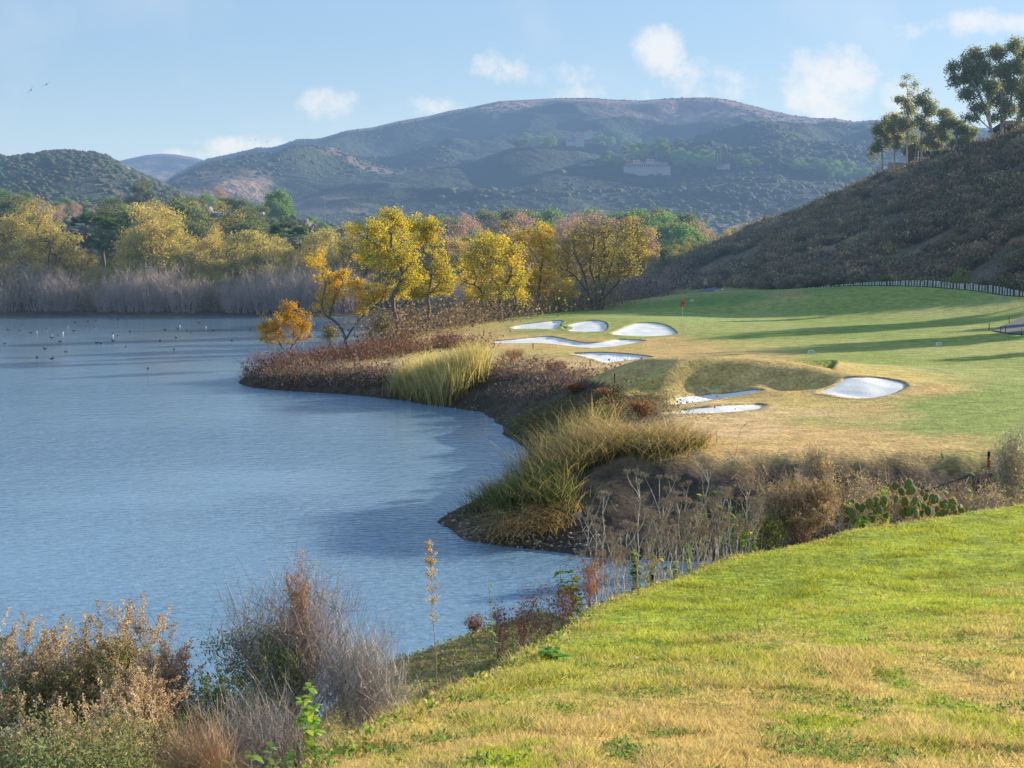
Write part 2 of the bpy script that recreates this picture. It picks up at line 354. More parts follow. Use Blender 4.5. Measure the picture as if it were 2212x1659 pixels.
mr = N('ShaderNodeMapRange'); mr.interpolation_type = 'SMOOTHSTEP'; mr.inputs[1].default_value = -.1; mr.inputs[2].default_value = 1.6; mr.inputs[3].default_value = 0; mr.inputs[4].default_value = .72; L(mask, mr.inputs[0])
# thin high veil
mv = N('ShaderNodeMapRange'); mv.inputs[1].default_value = .52; mv.inputs[2].default_value = .8; mv.inputs[3].default_value = 0; mv.inputs[4].default_value = .22; L(nz2.outputs[0], mv.inputs[0])
alpha = mth('MAXIMUM', mr.outputs[0], mv.outputs[0])
sm = N('ShaderNodeVectorMath', operation='MULTIPLY'); SKYS = .15; sm.inputs[1].default_value = (SKYS * 1.0, SKYS * .97, SKYS * 1.0); L(sky.outputs[0], sm.inputs[0])
mix = N('ShaderNodeMix', data_type='RGBA'); L(alpha, mix.inputs[0]); L(sm.outputs[0], mix.inputs[6]); mix.inputs[7].default_value = (1.0, .97, .96, 1)
hz = N('ShaderNodeMapRange'); hz.interpolation_type = 'SMOOTHSTEP'; hz.inputs[1].default_value = .16; hz.inputs[2].default_value = -.02; hz.inputs[3].default_value = 0; hz.inputs[4].default_value = .6; L(vv, hz.inputs[0])
mixh = N('ShaderNodeMix', data_type='RGBA'); L(hz.outputs[0], mixh.inputs[0]); mixc = N('ShaderNodeMix', data_type='RGBA'); mixc.inputs[0].default_value = .55; mixc.inputs[7].default_value = (.40, .66, .98, 1); L(sm.outputs[0], mixc.inputs[6]); L(mixc.outputs[2], mixh.inputs[6]); mixh.inputs[7].default_value = (.72, .87, .98, 1)
L(mixh.outputs[2], mix.inputs[6])
L(mix.outputs[2], bg.inputs[0])

# ------------------------------------------------------------------ bunkers (outlines found on the terrain)
BUNK = {  # px outlines
    'b1': [(511, 327), (520, 324.5), (540, 322), (556, 320.3), (563, 321.5), (560, 325), (566, 328), (560, 330), (545, 329), (528, 329), (514, 329)],
    'b2': [(563, 327), (572, 323.5), (585, 321), (598, 320.5), (606, 323), (606.5, 329), (600, 331.5), (585, 332), (570, 331)],
    'b3': [(611, 333), (620, 329), (632, 324), (645, 322.5), (660, 323.5), (670, 327), (676.5, 333), (668, 335.5), (650, 336.5), (630, 336), (616, 335)],
    'b4': [(492, 341), (510, 339.5), (535, 337), (552, 336.5), (570, 340), (585, 342.5), (600, 342), (620, 339), (645, 340.5), (630, 344), (610, 347), (590, 348), (570, 346), (545, 343.5), (510, 343.5), (495, 343)],
    'b5': [(570, 353.5), (590, 352.3), (620, 353), (645, 355.5), (651, 357.5), (636, 359.5), (620, 361.5), (607, 363), (598, 360.5), (584, 356.5)],
    'b6': [(673, 400), (680, 396), (710, 393.5), (740, 391), (759, 389), (763, 391), (745, 395), (715, 399.5), (690, 403.5), (674, 404.5)],
    'b7': [(668, 413.5), (680, 409.5), (710, 406), (740, 404), (757, 403.5), (766, 405.5), (757, 409.5), (735, 412), (700, 413.5)],
    'b8': [(818, 391.5), (832, 386), (842, 378.5), (855, 376.5), (880, 377.5), (900, 381), (907.5, 386), (900, 391), (885, 396), (865, 398.5), (845, 397.5), (828, 394)],
}
BW = {}
for k_, v_ in BUNK.items():
    BW[k_] = smoothpoly([hit(px, py, 40, 260, 700)[:2] for px, py in v_], 5)
# sand depth below the turf, + inside
def bunk_sd(x, y):
    s = np.full(np.shape(x), -99.0)
    for p in BW.values():
        mn = p.min(0) - 2; mx_ = p.max(0) + 2
        k = (x > mn[0]) & (x < mx_[0]) & (y > mn[1]) & (y < mx_[1])
        if k.any(): s[k] = np.maximum(s[k], sdist(p, x[k], y[k]))
    return s
def wpoly(pts, y0=40, y1=400): return np.array([hit(px, py, y0, y1, 500)[:2] for px, py in pts])

# ------------------------------------------------------------------ the ground sheet
ys = [2.0]
while ys[-1] < 1150: ys.append(ys[-1] * (1.0055 if ys[-1] < 300 else 1.012))
ys = np.array(ys)
us = np.concatenate([np.arange(-1.3, -.42, .02), np.arange(-.42, .42, .0017), np.arange(.42, 1.3, .02)])
Y, U = np.meshgrid(ys, us, indexing='ij')
X = U * (Y + 4.0)
Z, T_, ISN = h0(X, Y)
SDL = sdist(LAND, X, Y); SDT = sdist(TEEP, X, Y)
BS = bunk_sd(X.ravel(), Y.ravel()).reshape(X.shape)
Z = np.where(BS > 0.1, Z - 1.1 * ss(.1, .5, BS), Z)
# colours
C = np.zeros(X.shape + (3,))
def lay(c, m):
    global C
    m = np.clip(m, 0, 1)[..., None]; C = C * (1 - m) + np.array(c) * m
n1 = fbm(X, Y, 14, 4, 41); n2 = fbm(X, Y, 3.5, 3, 51); n3 = fbm(X, Y * .5, 40, 3, 61); n4 = fbm(X, Y, .8, 3, 71)
lay((.16, .205, .05), 1 + 0 * X)
lay((.21, .23, .075), ss(.4, .65, n1)); lay((.29, .25, .12), ss(.5, .75, n3) * .5)
tan = wpoly([(450, 330), (497, 321), (512, 331), (565, 333.5), (610, 338), (690, 334), (740, 344), (815, 361), (900, 371), (950, 380), (968, 393), (905, 408), (880, 417), (960, 433), (1015, 452), (1090, 470)]) 
tan = np.concatenate([tan, [(30, 55), (-5, 55), (-30, 125), (-30, 170), (-12, 190)]])
ts = sdist(tan, X, Y) + (n2 - .5) * 7 + (n1 - .5) * 9
tanm = ss(-3, 4, ts)
lay((.36, .245, .105), tanm * (.55 + .6 * n2)); lay((.31, .27, .085), tanm * ss(.42, .62, n1) * .7); lay((.42, .30, .17), tanm * ss(.5, .7, fbm(X, Y, 9, 3, 77)) * .6)
gr = wpoly([(560, 318.3), (600, 313), (683, 312.5), (760, 314), (790, 320), (760, 324), (690, 324.5), (640, 321.5), (600, 320)])
lay((.19, .235, .07), ss(-1.2, 1, sdist(gr, X, Y)))
lay((.085, .155, .035), ss(206, 212, Y) * ss(500, 480, Y) * (SDL > 0) * .75)           # darker cool green bank behind the green
lay((.30, .20, .09), ss(.52, .7, n1) * ss(195, 205, Y) * .5)
# bank dirt near the waterline, darkened in colour for the bank's shade
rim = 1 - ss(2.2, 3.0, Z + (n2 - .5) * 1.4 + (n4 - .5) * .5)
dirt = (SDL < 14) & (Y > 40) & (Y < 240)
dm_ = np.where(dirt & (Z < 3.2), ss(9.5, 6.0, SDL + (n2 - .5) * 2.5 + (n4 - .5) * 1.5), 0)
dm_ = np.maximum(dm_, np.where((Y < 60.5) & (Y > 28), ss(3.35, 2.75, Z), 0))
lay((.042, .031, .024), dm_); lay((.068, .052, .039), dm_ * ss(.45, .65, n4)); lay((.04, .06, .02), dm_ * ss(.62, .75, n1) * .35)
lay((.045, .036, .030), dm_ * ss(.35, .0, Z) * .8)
lay((.05, .12, .03), np.where(dirt, ss(.2, .9, Z) * ss(3, 2.2, Z) * ss(3.2, .5, np.hypot((X - 3.8) / 1.5, (Y - 84) / 4.5)), 0) * .8)
# tee
tn = fbm(X, Y * .6, 1.1, 4, 91); tn2 = fbm(X, Y * .35, .45, 3, 95)
px_, py_ = X, Y
straw = ss(16, 9.5, Y - X * .35 + (tn - .5) * 9)          # straw towards the lower left, green to the upper right
tee = (Y < 45) & (SDT > -14) & (Z > 3)
tm_ = np.where(tee, ss(-.6, .2, SDT), 0)
C0 = C.copy(); lay((.20, .255, .03), tee * 1.0); lay((.16, .21, .03), tee * ss(.45, .7, tn) * .8)
lay((.36, .26, .10), tee * straw * ss(.30, .62, tn2 * .5 + tn * .5) * .9); lay((.30, .25, .08), tee * (1 - tm_) * .8)
lay((.13, .10, .06), tee * ss(-.1, -.6, SDT) * .8); lay((.10, .085, .05), tee * ss(-2.0, -3.5, SDT) * .9)  # brown shelf soil, painted darker in place of the crest's shade
# hill, far shore, valley
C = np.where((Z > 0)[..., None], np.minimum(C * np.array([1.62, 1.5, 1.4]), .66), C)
hm_ = np.where(ISN, ss(0, .03, T_), 0)
lay((.15, .12, .08), hm_); lay((.26, .20, .125), hm_ * ss(.5, .7, fbm(X, Y, 12, 4, 44))); lay((.40, .29, .17), hm_ * ss(.85, .97, T_) * .9)  # top of the hill painted paler to stand in for a sunlit crest
fm = np.where((Y > 262) & ~ISN, ss(262, 282, Y), 0) * np.where((X > 18) & (Y < 370), 0, 1)
lay((.085, .065, .045), fm); lay((.10, .115, .04), fm * ss(.5, .7, n1) * .8); lay((.17, .115, .085), fm * ss(380, 480, Y) * .8); lay((.06, .085, .03), fm * ss(380, 480, Y) * ss(.45, .6, n3))
lay((.15, .11, .07), np.where(Y > 240, ss(2.0, 0, SDL) * .7, 0))
Ny, Nx = X.shape
I = np.arange(Ny * Nx).reshape(Ny, Nx)
Q = np.stack([I[:-1, :-1], I[:-1, 1:], I[1:, 1:], I[1:, :-1]], -1).reshape(-1, 4)
zone = np.zeros((Ny, Nx), int); zone[(hm_ > .5)] = 1; zone[(Y > 262) & (zone == 0)] = 2
zq = zone[:-1, :-1].ravel()
V = np.stack([X, Y, Z], -1).reshape(-1, 3); CC = C.reshape(-1, 3)
def sub(q):
    u_, inv = np.unique(q, return_inverse=True); return V[u_], inv.reshape(q.shape), CC[u_]
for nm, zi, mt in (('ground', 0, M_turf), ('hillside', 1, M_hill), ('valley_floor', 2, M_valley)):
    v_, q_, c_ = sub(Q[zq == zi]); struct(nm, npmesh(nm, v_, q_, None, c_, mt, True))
# land behind the camera and to the sides, out to the horizon
far = np.array([[-9000, -9000, -6], [9000, -9000, -6], [9000, 9000, -6], [-9000, 9000, -6]], float)
struct('terrain_base', npmesh('terrain_base', far, [[0, 1, 2, 3]], None, [(.12, .1, .07)] * 4, M_valley))

# ------------------------------------------------------------------ lake
m, nt, N2 = nodes('lake_water'); L2 = nt.links.new
o_ = N2('ShaderNodeOutputMaterial'); b_ = N2('ShaderNodeBsdfPrincipled'); L2(b_.outputs[0], o_.inputs[0])
b_.inputs['Base Color'].default_value = (.18, .30, .43, 1); b_.inputs['Roughness'].default_value = .06; b_.inputs['IOR'].default_value = 1.333; b_.inputs['Specular IOR Level'].default_value = .5
ge = N2('ShaderNodeNewGeometry'); mp = N2('ShaderNodeMapping'); L2(ge.outputs['Position'], mp.inputs['Vector']); mp.inputs['Rotation'].default_value = (0, 0, math.radians(14)); mp.inputs['Scale'].default_value = (.75, 1.5, 1)
wv = N2('ShaderNodeTexNoise'); wv.inputs['Scale'].default_value = 2.1; wv.inputs['Detail'].default_value = 3.5; wv.inputs['Roughness'].default_value = .55; wv.inputs['Distortion'].default_value = .25; L2(mp.outputs[0], wv.inputs['Vector'])
wv2 = N2('ShaderNodeTexNoise'); wv2.inputs['Scale'].default_value = .5; wv2.inputs['Detail'].default_value = 3; L2(mp.outputs[0], wv2.inputs['Vector'])
wl = N2('ShaderNodeTexNoise'); wl.inputs['Scale'].default_value = .03; wl.inputs['Detail'].default_value = 3; L2(ge.outputs['Position'], wl.inputs['Vector'])
ad = N2('ShaderNodeMath', operation='MULTIPLY_ADD'); ad.inputs[1].default_value = .9; L2(wv2.outputs[0], ad.inputs[0]); L2(wv.outputs[0], ad.inputs[2])
mrr = N2('ShaderNodeMapRange'); mrr.inputs[1].default_value = .38; mrr.inputs[2].default_value = .62; mrr.inputs[3].default_value = .3; mrr.inputs[4].default_value = 1.0; L2(wl.outputs[0], mrr.inputs[0])
bp = N2('ShaderNodeBump'); bp.inputs['Distance'].default_value = .13; sp_ = N2('ShaderNodeSeparateXYZ'); L2(ge.outputs['Position'], sp_.inputs[0]); md = N2('ShaderNodeMapRange'); md.inputs[1].default_value = 130; md.inputs[2].default_value = 265; md.inputs[3].default_value = 1; md.inputs[4].default_value = .12; L2(sp_.outputs[1], md.inputs[0]); mm = N2('ShaderNodeMath', operation='MULTIPLY'); L2(mrr.outputs[0], mm.inputs[0]); L2(md.outputs[0], mm.inputs[1]); L2(mm.outputs[0], bp.inputs['Strength']); L2(ad.outputs[0], bp.inputs['Height']); L2(bp.outputs[0], b_.inputs['Normal'])
wx = np.array([[-700, -30, 0], [60, -30, 0], [60, 300, 0], [-700, 300, 0]], float)
struct('lake_water', npmesh('lake_water', wx, [[0, 1, 2, 3]], None, None, m))

# ------------------------------------------------------------------ mountains
def mountain(name, base_y, base_z, crest_y, sil, amp, seed, brown, depth=1.35, ncol=700, nrow=300, x0=-500, x1=1500, spur=0.0, gpow=1.0):
    sil = np.array(sil, float)
    t = np.linspace(0, depth, nrow)[:, None]; px = np.linspace(x0, x1, ncol)[None]
    u = (px - 512) / F
    py = np.interp(px, sil[:, 0], sil[:, 1])
    y = base_y + (crest_y - base_y) * t + 0 * px
    x = u * y
    zc = H + (256 - py) / F * crest_y
    g = np.where(t < 1, np.clip(t, 0, 1) ** gpow, 1 - (t - 1) * .9)
    z = base_z + (zc - base_z) * g
    rid = 1 - np.abs(2 * fbm(x * .9 - y * .5, (x * .5 + y * .8) * .4, spur, 4, seed, .45) - 1)       # spurs running down toward the valley
    rid2 = 1 - np.abs(2 * fbm(x, y, spur * .35, 3, seed + 7) - 1)
    env = np.sin(np.clip(t, 0, 1) * math.pi) ** .8
    z = z + amp * env * ((rid - .62) * 2.2 + (rid2 - .62) * .7)
    bd = H + (zc - H) * (y / crest_y) * (1 - .10 * (1 - np.clip(t, 0, 1))) + 1.5
    z = np.where(t < 1.0, smin(z, bd, 10 * (1 - np.clip(t, 0, 1)) + .01), z)
    return x, y, z, t + 0 * px, rid
def mount_mesh(name, x, y, z, t, rid, brownf, seed):
    ny, nx = x.shape; I = np.arange(ny * nx).reshape(ny, nx)
    Q = np.stack([I[:-1, :-1], I[:-1, 1:], I[1:, 1:], I[1:, :-1]], -1).reshape(-1, 4)
    nA = fbm(x, y, 260, 5, seed + 1, .6); nB = fbm(x, y, 40, 4, seed + 2, .6)
    br = np.clip(brownf(t, x, y, z) + (nA - .5) * 2.4 + (nB - .5) * 1.2, 0, 1)[..., None]
    br = br * br * (3 - 2 * br)
    c = np.array((.035, .055, .028)) * (1 - br) + np.array((.36, .235, .175)) * br
    c = c * (1 + (nB[..., None] - .5) * .5)
    struct(name, npmesh(name, np.stack([x, y, z], -1).reshape(-1, 3), Q, None, c.reshape(-1, 3), M_mount, True))
S1 = [(-500, 235), (100, 225), (165, 186), (178, 176), (200, 165), (215, 160), (235, 156), (260, 150), (275, 150), (300, 142), (322, 141), (350, 133), (375, 130), (400, 124), (430, 119), (450, 114), (470, 111), (485, 107.5), (500, 104.5), (530, 103), (560, 101.5), (590, 101.5), (610, 103), (640, 104), (665, 102), (690, 101), (710, 101), (725, 103), (745, 108), (765, 113), (790, 118.5), (800, 119.5), (812, 121.5), (830, 120.5), (850, 124), (870, 122.5), (900, 124), (960, 130), (1024, 132), (1200, 120), (1500, 150)]
x, y, z, t, rid = mountain('m', 1000, 24, 2600, S1, 95, 3, None, spur=620)
mount_mesh('mountain', x, y, z, t, rid, lambda t, x, y, z: -.10 + 1.5 * ss(.66, .92, t) + .25 * ss(-200, 600, x), 5)
MT1 = (x, y, z, t)
S0 = [(-500, 120), (-200, 150), (0, 160), (30, 158), (50, 155), (70, 153.5), (85, 155), (100, 156), (112, 160), (125, 168), (150, 180), (175, 191), (200, 203), (230, 215), (260, 228), (300, 245), (1500, 262)]
x, y, z, t, rid = mountain('m', 720, 30, 1150, S0, 16, 13, None, spur=230, ncol=400, nrow=160, x1=420)
mount_mesh('near_hill', x, y, z, t, rid, lambda t, x, y, z: .25 + .35 * ss(.5, 1.0, t), 25)
MT0 = (x, y, z, t)
S2 = [(-500, 200), (60, 190), (100, 172), (122, 163), (135, 160), (150, 156.5), (165, 155), (180, 156), (200, 160), (240, 172), (300, 190), (1500, 240)]
x, y, z, t, rid = mountain('m', 2400, 100, 3600, S2, 40, 23, None, spur=500, ncol=300, nrow=100, x1=420)
mount_mesh('distant_hill', x, y, z, t, rid, lambda t, x, y, z: .15 + .1 * t, 35)

# ------------------------------------------------------------------ plant generators
def tubes(segs, k=5, col=None, cvar=.15, rng=None):
    """segs: (n,8) p0 p1 r0 r1 -> verts, quads, colours"""
    S = np.asarray(segs, float); n = len(S)
    p0, p1, r0, r1 = S[:, :3], S[:, 3:6], S[:, 6], S[:, 7]
    d = p1 - p0; d /= np.linalg.norm(d, axis=1, keepdims=True) + 1e-9
    ref = np.where(np.abs(d[:, 2:3]) > .9, np.array([[1., 0, 0]]), np.array([[0, 0, 1.]]))
    a = np.cross(d, ref); a /= np.linalg.norm(a, axis=1, keepdims=True) + 1e-9; b = np.cross(d, a)
    th = np.arange(k) * 2 * math.pi / k
    ring = a[:, None] * np.cos(th)[None, :, None] + b[:, None] * np.sin(th)[None, :, None]
    e = d * .35
    V = np.concatenate([(p0 - e * r0[:, None])[:, None] + ring * r0[:, None, None], (p1 + e * r1[:, None])[:, None] + ring * r1[:, None, None]], 1).reshape(-1, 3)
    i = np.arange(n)[:, None] * 2 * k; j = np.arange(k)[None]; jn = (j + 1) % k
    Q = np.stack([i + j, i + jn, i + k + jn, i + k + j], -1).reshape(-1, 4)
    C = None
    if col is not None:
        rng = rng or np.random.default_rng(1)
        c = np.asarray(col, float); c = np.tile(c, (n, 1)) if c.ndim == 1 else c
        C = np.repeat(c * (1 + (rng.random((n, 1)) - .5) * 2 * cvar), 2 * k, 0)
    return V, Q, C
def leaves(P, size, cols, rng, elong=1.0, up=.2, dirs=None, width=.5):
    """one folded diamond (2 triangles -> 1 quad) per point"""
    n = len(P); size = np.broadcast_to(np.asarray(size, float), (n,)) * (.6 + .8 * rng.random(n))
    d = rng.normal(size=(n, 3)) if dirs is None else dirs + rng.normal(size=(n, 3)) * .45
    d[:, 2] += up; d /= np.linalg.norm(d, axis=1, keepdims=True)
    s = np.cross(d, rng.normal(size=(n, 3))); s /= np.linalg.norm(s, axis=1, keepdims=True) + 1e-9
    nn = np.cross(d, s) * (.25 * size[:, None])
    l = d * (size * elong)[:, None]; wd = s * (size * width)[:, None]
    V = np.stack([P, P + l * .5 + wd + nn, P + l, P + l * .5 - wd + nn], 1).reshape(-1, 3)
    Q = np.arange(n * 4).reshape(n, 4)
    return V, Q, np.repeat(cols, 4, 0)
def merge(parts):
    Vs, Qs, Cs, o = [], [], [], 0
    for V, Q, C in parts:
        Vs.append(V); Qs.append(Q + o); Cs.append(C[:, :3]); o += len(V)
    return np.concatenate(Vs), np.concatenate(Qs), np.concatenate(Cs)
def blades(P, h, wid, bend, cols, rng, nseg=3, dirs=None, spread=.35):
    """tapering grass / reed blades"""
    n = len(P); h = np.broadcast_to(np.asarray(h, float), (n,)); th = rng.random(n) * 2 * math.pi
    D = np.stack([np.cos(th), np.sin(th), 0 * th], 1)
    if dirs is not None: D = D * .5 + dirs
    tilt = np.abs(rng.normal(size=n)) * spread
    wv = rng.normal(size=(n, 3)); wv[:, 2] = 0; wv /= np.linalg.norm(wv, axis=1, keepdims=True) + 1e-9
    rows = []
    bend = np.broadcast_to(np.asarray(bend, float), (n,)) * (.4 + 1.2 * rng.random(n))
    for k in range(nseg + 1):
        t = k / nseg
        c = P + D * ((tilt * t + bend * t * t) * h)[:, None] + np.array([0, 0, 1.]) * (h * (t - .35 * bend * t ** 3))[:, None]
        wk = wid * (1 - t) ** .7 * .5 if k < nseg else 0.0005
        rows.append(np.stack([c - wv * wk, c + wv * wk], 1))
    V = np.stack(rows, 1).reshape(-1, 3)                  # n, nseg+1, 2
    i = np.arange(n)[:, None] * 2 * (nseg + 1); k = np.arange(nseg)[None] * 2
    Q = np.stack([i + k, i + k + 1, i + k + 3, i + k + 2], -1).reshape(-1, 4)
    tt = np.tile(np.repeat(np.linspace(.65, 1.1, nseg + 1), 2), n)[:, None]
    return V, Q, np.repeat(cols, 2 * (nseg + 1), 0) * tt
def pick(pal, n, rng, var=.18):
    pal = np.asarray(pal, float); c = pal[rng.integers(0, len(pal), n)]
    return c * (1 + (rng.random((n, 1)) - .5) * 2 * var)

def grow(stems, blobs, K, rng, step=.9, jit=.12, up_pen=1.6, r_tip=.012, r_pow=.46):
    """stems: polylines (3-D); blobs: (centre, radii, weight). Grow a branch from the nearest lower node to each clump centre."""
    pos, par = [], []
    for st in stems:
        st = np.asarray(st, float); prev = -1
        if len(pos):                                       # a later stem forks off the nearest node of the earlier ones
            d0 = np.linalg.norm(np.array(pos) - st[0], axis=1)
            prev = int(d0.argmin())
        sp = smoothpoly(st, max(2, int(6)), False) if len(st) > 2 else np.linspace(st[0], st[-1], 6)
        for q in sp:
            pos.append(q + rng.normal(size=3) * .02); par.append(prev); prev = len(pos) - 1
    w = np.array([b[2] for b in blobs], float); w /= w.sum()
    cen = []
    for i in rng.choice(len(blobs), K, p=w):
        c, r, _ = blobs[i]; v = rng.normal(size=3); v /= np.linalg.norm(v); v *= rng.random() ** .42
        cen.append(np.asarray(c) + v * np.asarray(r))
    cen = np.array(cen); P = np.array(pos)
    order = np.argsort([np.linalg.norm(P - c, axis=1).min() for c in cen])
    tipn = []
    for i in order:
        c = cen[i]; P = np.array(pos); dv = c - P
        dist = np.linalg.norm(dv, axis=1) + np.maximum(0, -(dv[:, 2])) * up_pen + np.linalg.norm(dv[:, :2], axis=1) * .15
        j = int(dist.argmin()); a = P[j]; L_ = np.linalg.norm(c - a); m = max(2, int(L_ / step) + 1); prev = j
        sag = np.array([0, 0, 1.]) * L_ * .10
        for k in range(1, m + 1):
            t = k / m; q = a + (c - a) * t - sag * math.sin(t * math.pi) * (1 if rng.random() < .8 else -1) + rng.normal(size=3) * jit * step * (1 - .5 * t)
            pos.append(q); par.append(prev); prev = len(pos) - 1
        tipn.append(prev)
    pos = np.array(pos); par = np.array(par); cnt = np.zeros(len(pos))
    for i in tipn: cnt[i] += 1
    for i in range(len(pos) - 1, -1, -1):
        if par[i] >= 0: cnt[par[i]] += max(cnt[i], .25)
    rad = r_tip * np.maximum(cnt, .6) ** r_pow
    idx = np.where(par >= 0)[0]
    segs = np.concatenate([pos[par[idx]], pos[idx], np.minimum(rad[par[idx]], rad[idx] * 1.5)[:, None], rad[idx][:, None]], 1)
    return segs, cen, pos[tipn]
def twigs(cen, n, length, rng, r=.006, up=.5):
    i = rng.integers(0, len(cen), n); p0 = cen[i] + rng.normal(size=(n, 3)) * length * .35
    d = rng.normal(size=(n, 3)); d[:, 2] = np.abs(d[:, 2]) * .6 + up; d /= np.linalg.norm(d, axis=1, keepdims=True)
    L_ = length * (.5 + rng.random((n, 1)))
    return np.concatenate([p0, p0 + d * L_, np.full((n, 1), r), np.full((n, 1), r * .4)], 1)

def br_(p, k): return [tuple(min(.85, q * k) for q in c) for c in p]
GOLD = [(.56, .40, .05), (.48, .37, .06), (.62, .42, .04), (.40, .34, .07)]
GOLDG = [(.36, .37, .06), (.46, .36, .045), (.36, .31, .05), (.56, .40, .04), (.26, .25, .05)]
ORANGE = [(.64, .36, .035), (.70, .42, .04), (.56, .32, .04), (.72, .48, .07)]
OLIVE = [(.26, .24, .07), (.33, .28, .08), (.22, .20, .06), (.38, .30, .08)]
DKGREEN = [(.07, .10, .04), (.11, .13, .05), (.16, .165, .07)]
LTGREEN = [(.12, .20, .06), (.16, .24, .075), (.10, .17, .05)]
PINK = [(.34, .20, .14), (.30, .19, .14), (.40, .24, .14), (.26, .19, .15)]
BROWN = [(.22, .15, .10), (.28, .20, .12), (.16, .11, .08)]
EUC = [(.26, .30, .18), (.17, .22, .12), (.20, .24, .13), (.24, .25, .13), (.32, .24, .13)]
FGOLD = [(.62, .47, .15), (.54, .42, .15), (.66, .50, .13), (.44, .38, .15)]; FGOLDG = [(.48, .43, .14), (.42, .38, .13), (.56, .46, .15)]
GOLD, GOLDG, OLIVE, PINK, DKGREEN, LTGREEN = br_(GOLD, 1.15), br_(GOLDG, 1.2), br_(OLIVE, 1.35), br_(PINK, 1.35), br_(DKGREEN, 1.3), br_(LTGREEN, 1.3)
BK_GREY = (.30, .26, .22); BK_DARK = (.10, .075, .06); BK_MAUVE = (.44, .35, .30); BK_PALE = (.46, .40, .34)

def tree_mesh(name, stems, blobs, K, nl, lsize, pal, bark, seed, sig=.7, k=5, ntw=0, twl=.6, r_tip=.02, step=.9, elong=1.3, width=.5, lmat=None, flat_=.75, r_pow=.46, twr=.008, dark=.35, r_min=0):
    rng = np.random.default_rng(seed)
    segs, cen, tips = grow(stems, blobs, K, rng, step=step, r_tip=r_tip, r_pow=r_pow)
    if ntw: segs = np.concatenate([segs, twigs(tips, ntw, twl, rng, twr)])
    V, Q, C = tubes(segs, k, bark, .2, rng)
    tm = npmesh(name + '_trunk', V, Q, None, C, M_bark)
    cm = None
    if nl:
        nc = len(tips); i = rng.integers(0, nc, nl)
        P = tips[i] + rng.normal(size=(nl, 3)) * np.array([sig, sig, sig * flat_])
        cl = pick(pal, nc, rng, .2)[i] * .55 + pick(pal, nl, rng, .25) * .45
        V, Q, C = leaves(P, lsize, cl, rng, elong, .0, None, width)
        cm = npmesh(name + '_crown', V, Q, None, C, lmat or M_leaf)
    return tm, cm

# ---- prototypes for the far wood (local metres, base at 0)
def proto(name, kind, height, width, seed, pal, bark, K=34, nl=2600, lsize=.34, sig=.8, base=.3, stems=1, ntw=300, **kw):
    rng = np.random.default_rng(seed); ss_, bl = [], []
    for s in range(stems):
        a = rng.random() * 6.28; sp = (0 if stems == 1 else width * .32)
        pts = [(0, 0, 0)]
        for t in (.25, .5, .75, .92): pts.append((math.cos(a) * sp * t + rng.normal() * width * .04, math.sin(a) * sp * t + rng.normal() * width * .04, height * t))
        if s: pts[0] = (math.cos(a) * .25, math.sin(a) * .25, 0)
        ss_.append(pts)
    for q in range(9):
        t = base + (1 - base) * (q + .5) / 9; a = q * 2.4 + rng.random(); pr = math.sin((t - base * .7) / (1.08 - base * .7) * math.pi) ** .6 * rng.uniform(.55, 1.35)
        if rng.random() < .12: continue
        bl.append(((math.cos(a) * width * .30 * pr, math.sin(a) * width * .30 * pr, height * (t + rng.uniform(-.05, .05))), (width * .21 * pr + .3, width * .21 * pr + .3, height * .085), pr + .1))
    return tree_mesh(name, ss_, bl, K, nl, lsize, pal, bark, seed, sig, k=4, ntw=ntw, twl=width * .09, r_tip=.05, step=1.3, **kw)
PRO = {}
for i in range(3): PRO['gold', i] = proto('golden_willow', 'gold', 14, 9.5, 10 + i, FGOLD if i < 2 else FGOLDG, BK_GREY, K=60, nl=4600, lsize=.21, sig=.62, ntw=1300, stems=2 + i % 2)
for i in range(3): PRO['olive', i] = proto('olive_willow', 'olive', 13, 9, 20 + i, OLIVE, BK_DARK, K=60, nl=3600, lsize=.20, sig=.62, ntw=1700, stems=2 + i % 2)
for i in range(2): PRO['dark', i] = proto('dark_oak', 'dark', 9, 9, 30 + i, DKGREEN, BK_DARK, K=70, nl=7000, lsize=.25, sig=.62, base=.15, ntw=50)
for i in range(2): PRO['light', i] = proto('light_green_tree', 'light', 8, 8, 40 + i, LTGREEN, BK_DARK, K=60, nl=6500, lsize=.24, sig=.62, base=.12, ntw=50)
for i in range(3): PRO['pink', i] = proto('bare_sycamore', 'pink', 14, 10, 50 + i, PINK, BK_MAUVE, K=60, nl=2900, lsize=.24, sig=.9, ntw=2000, stems=2)
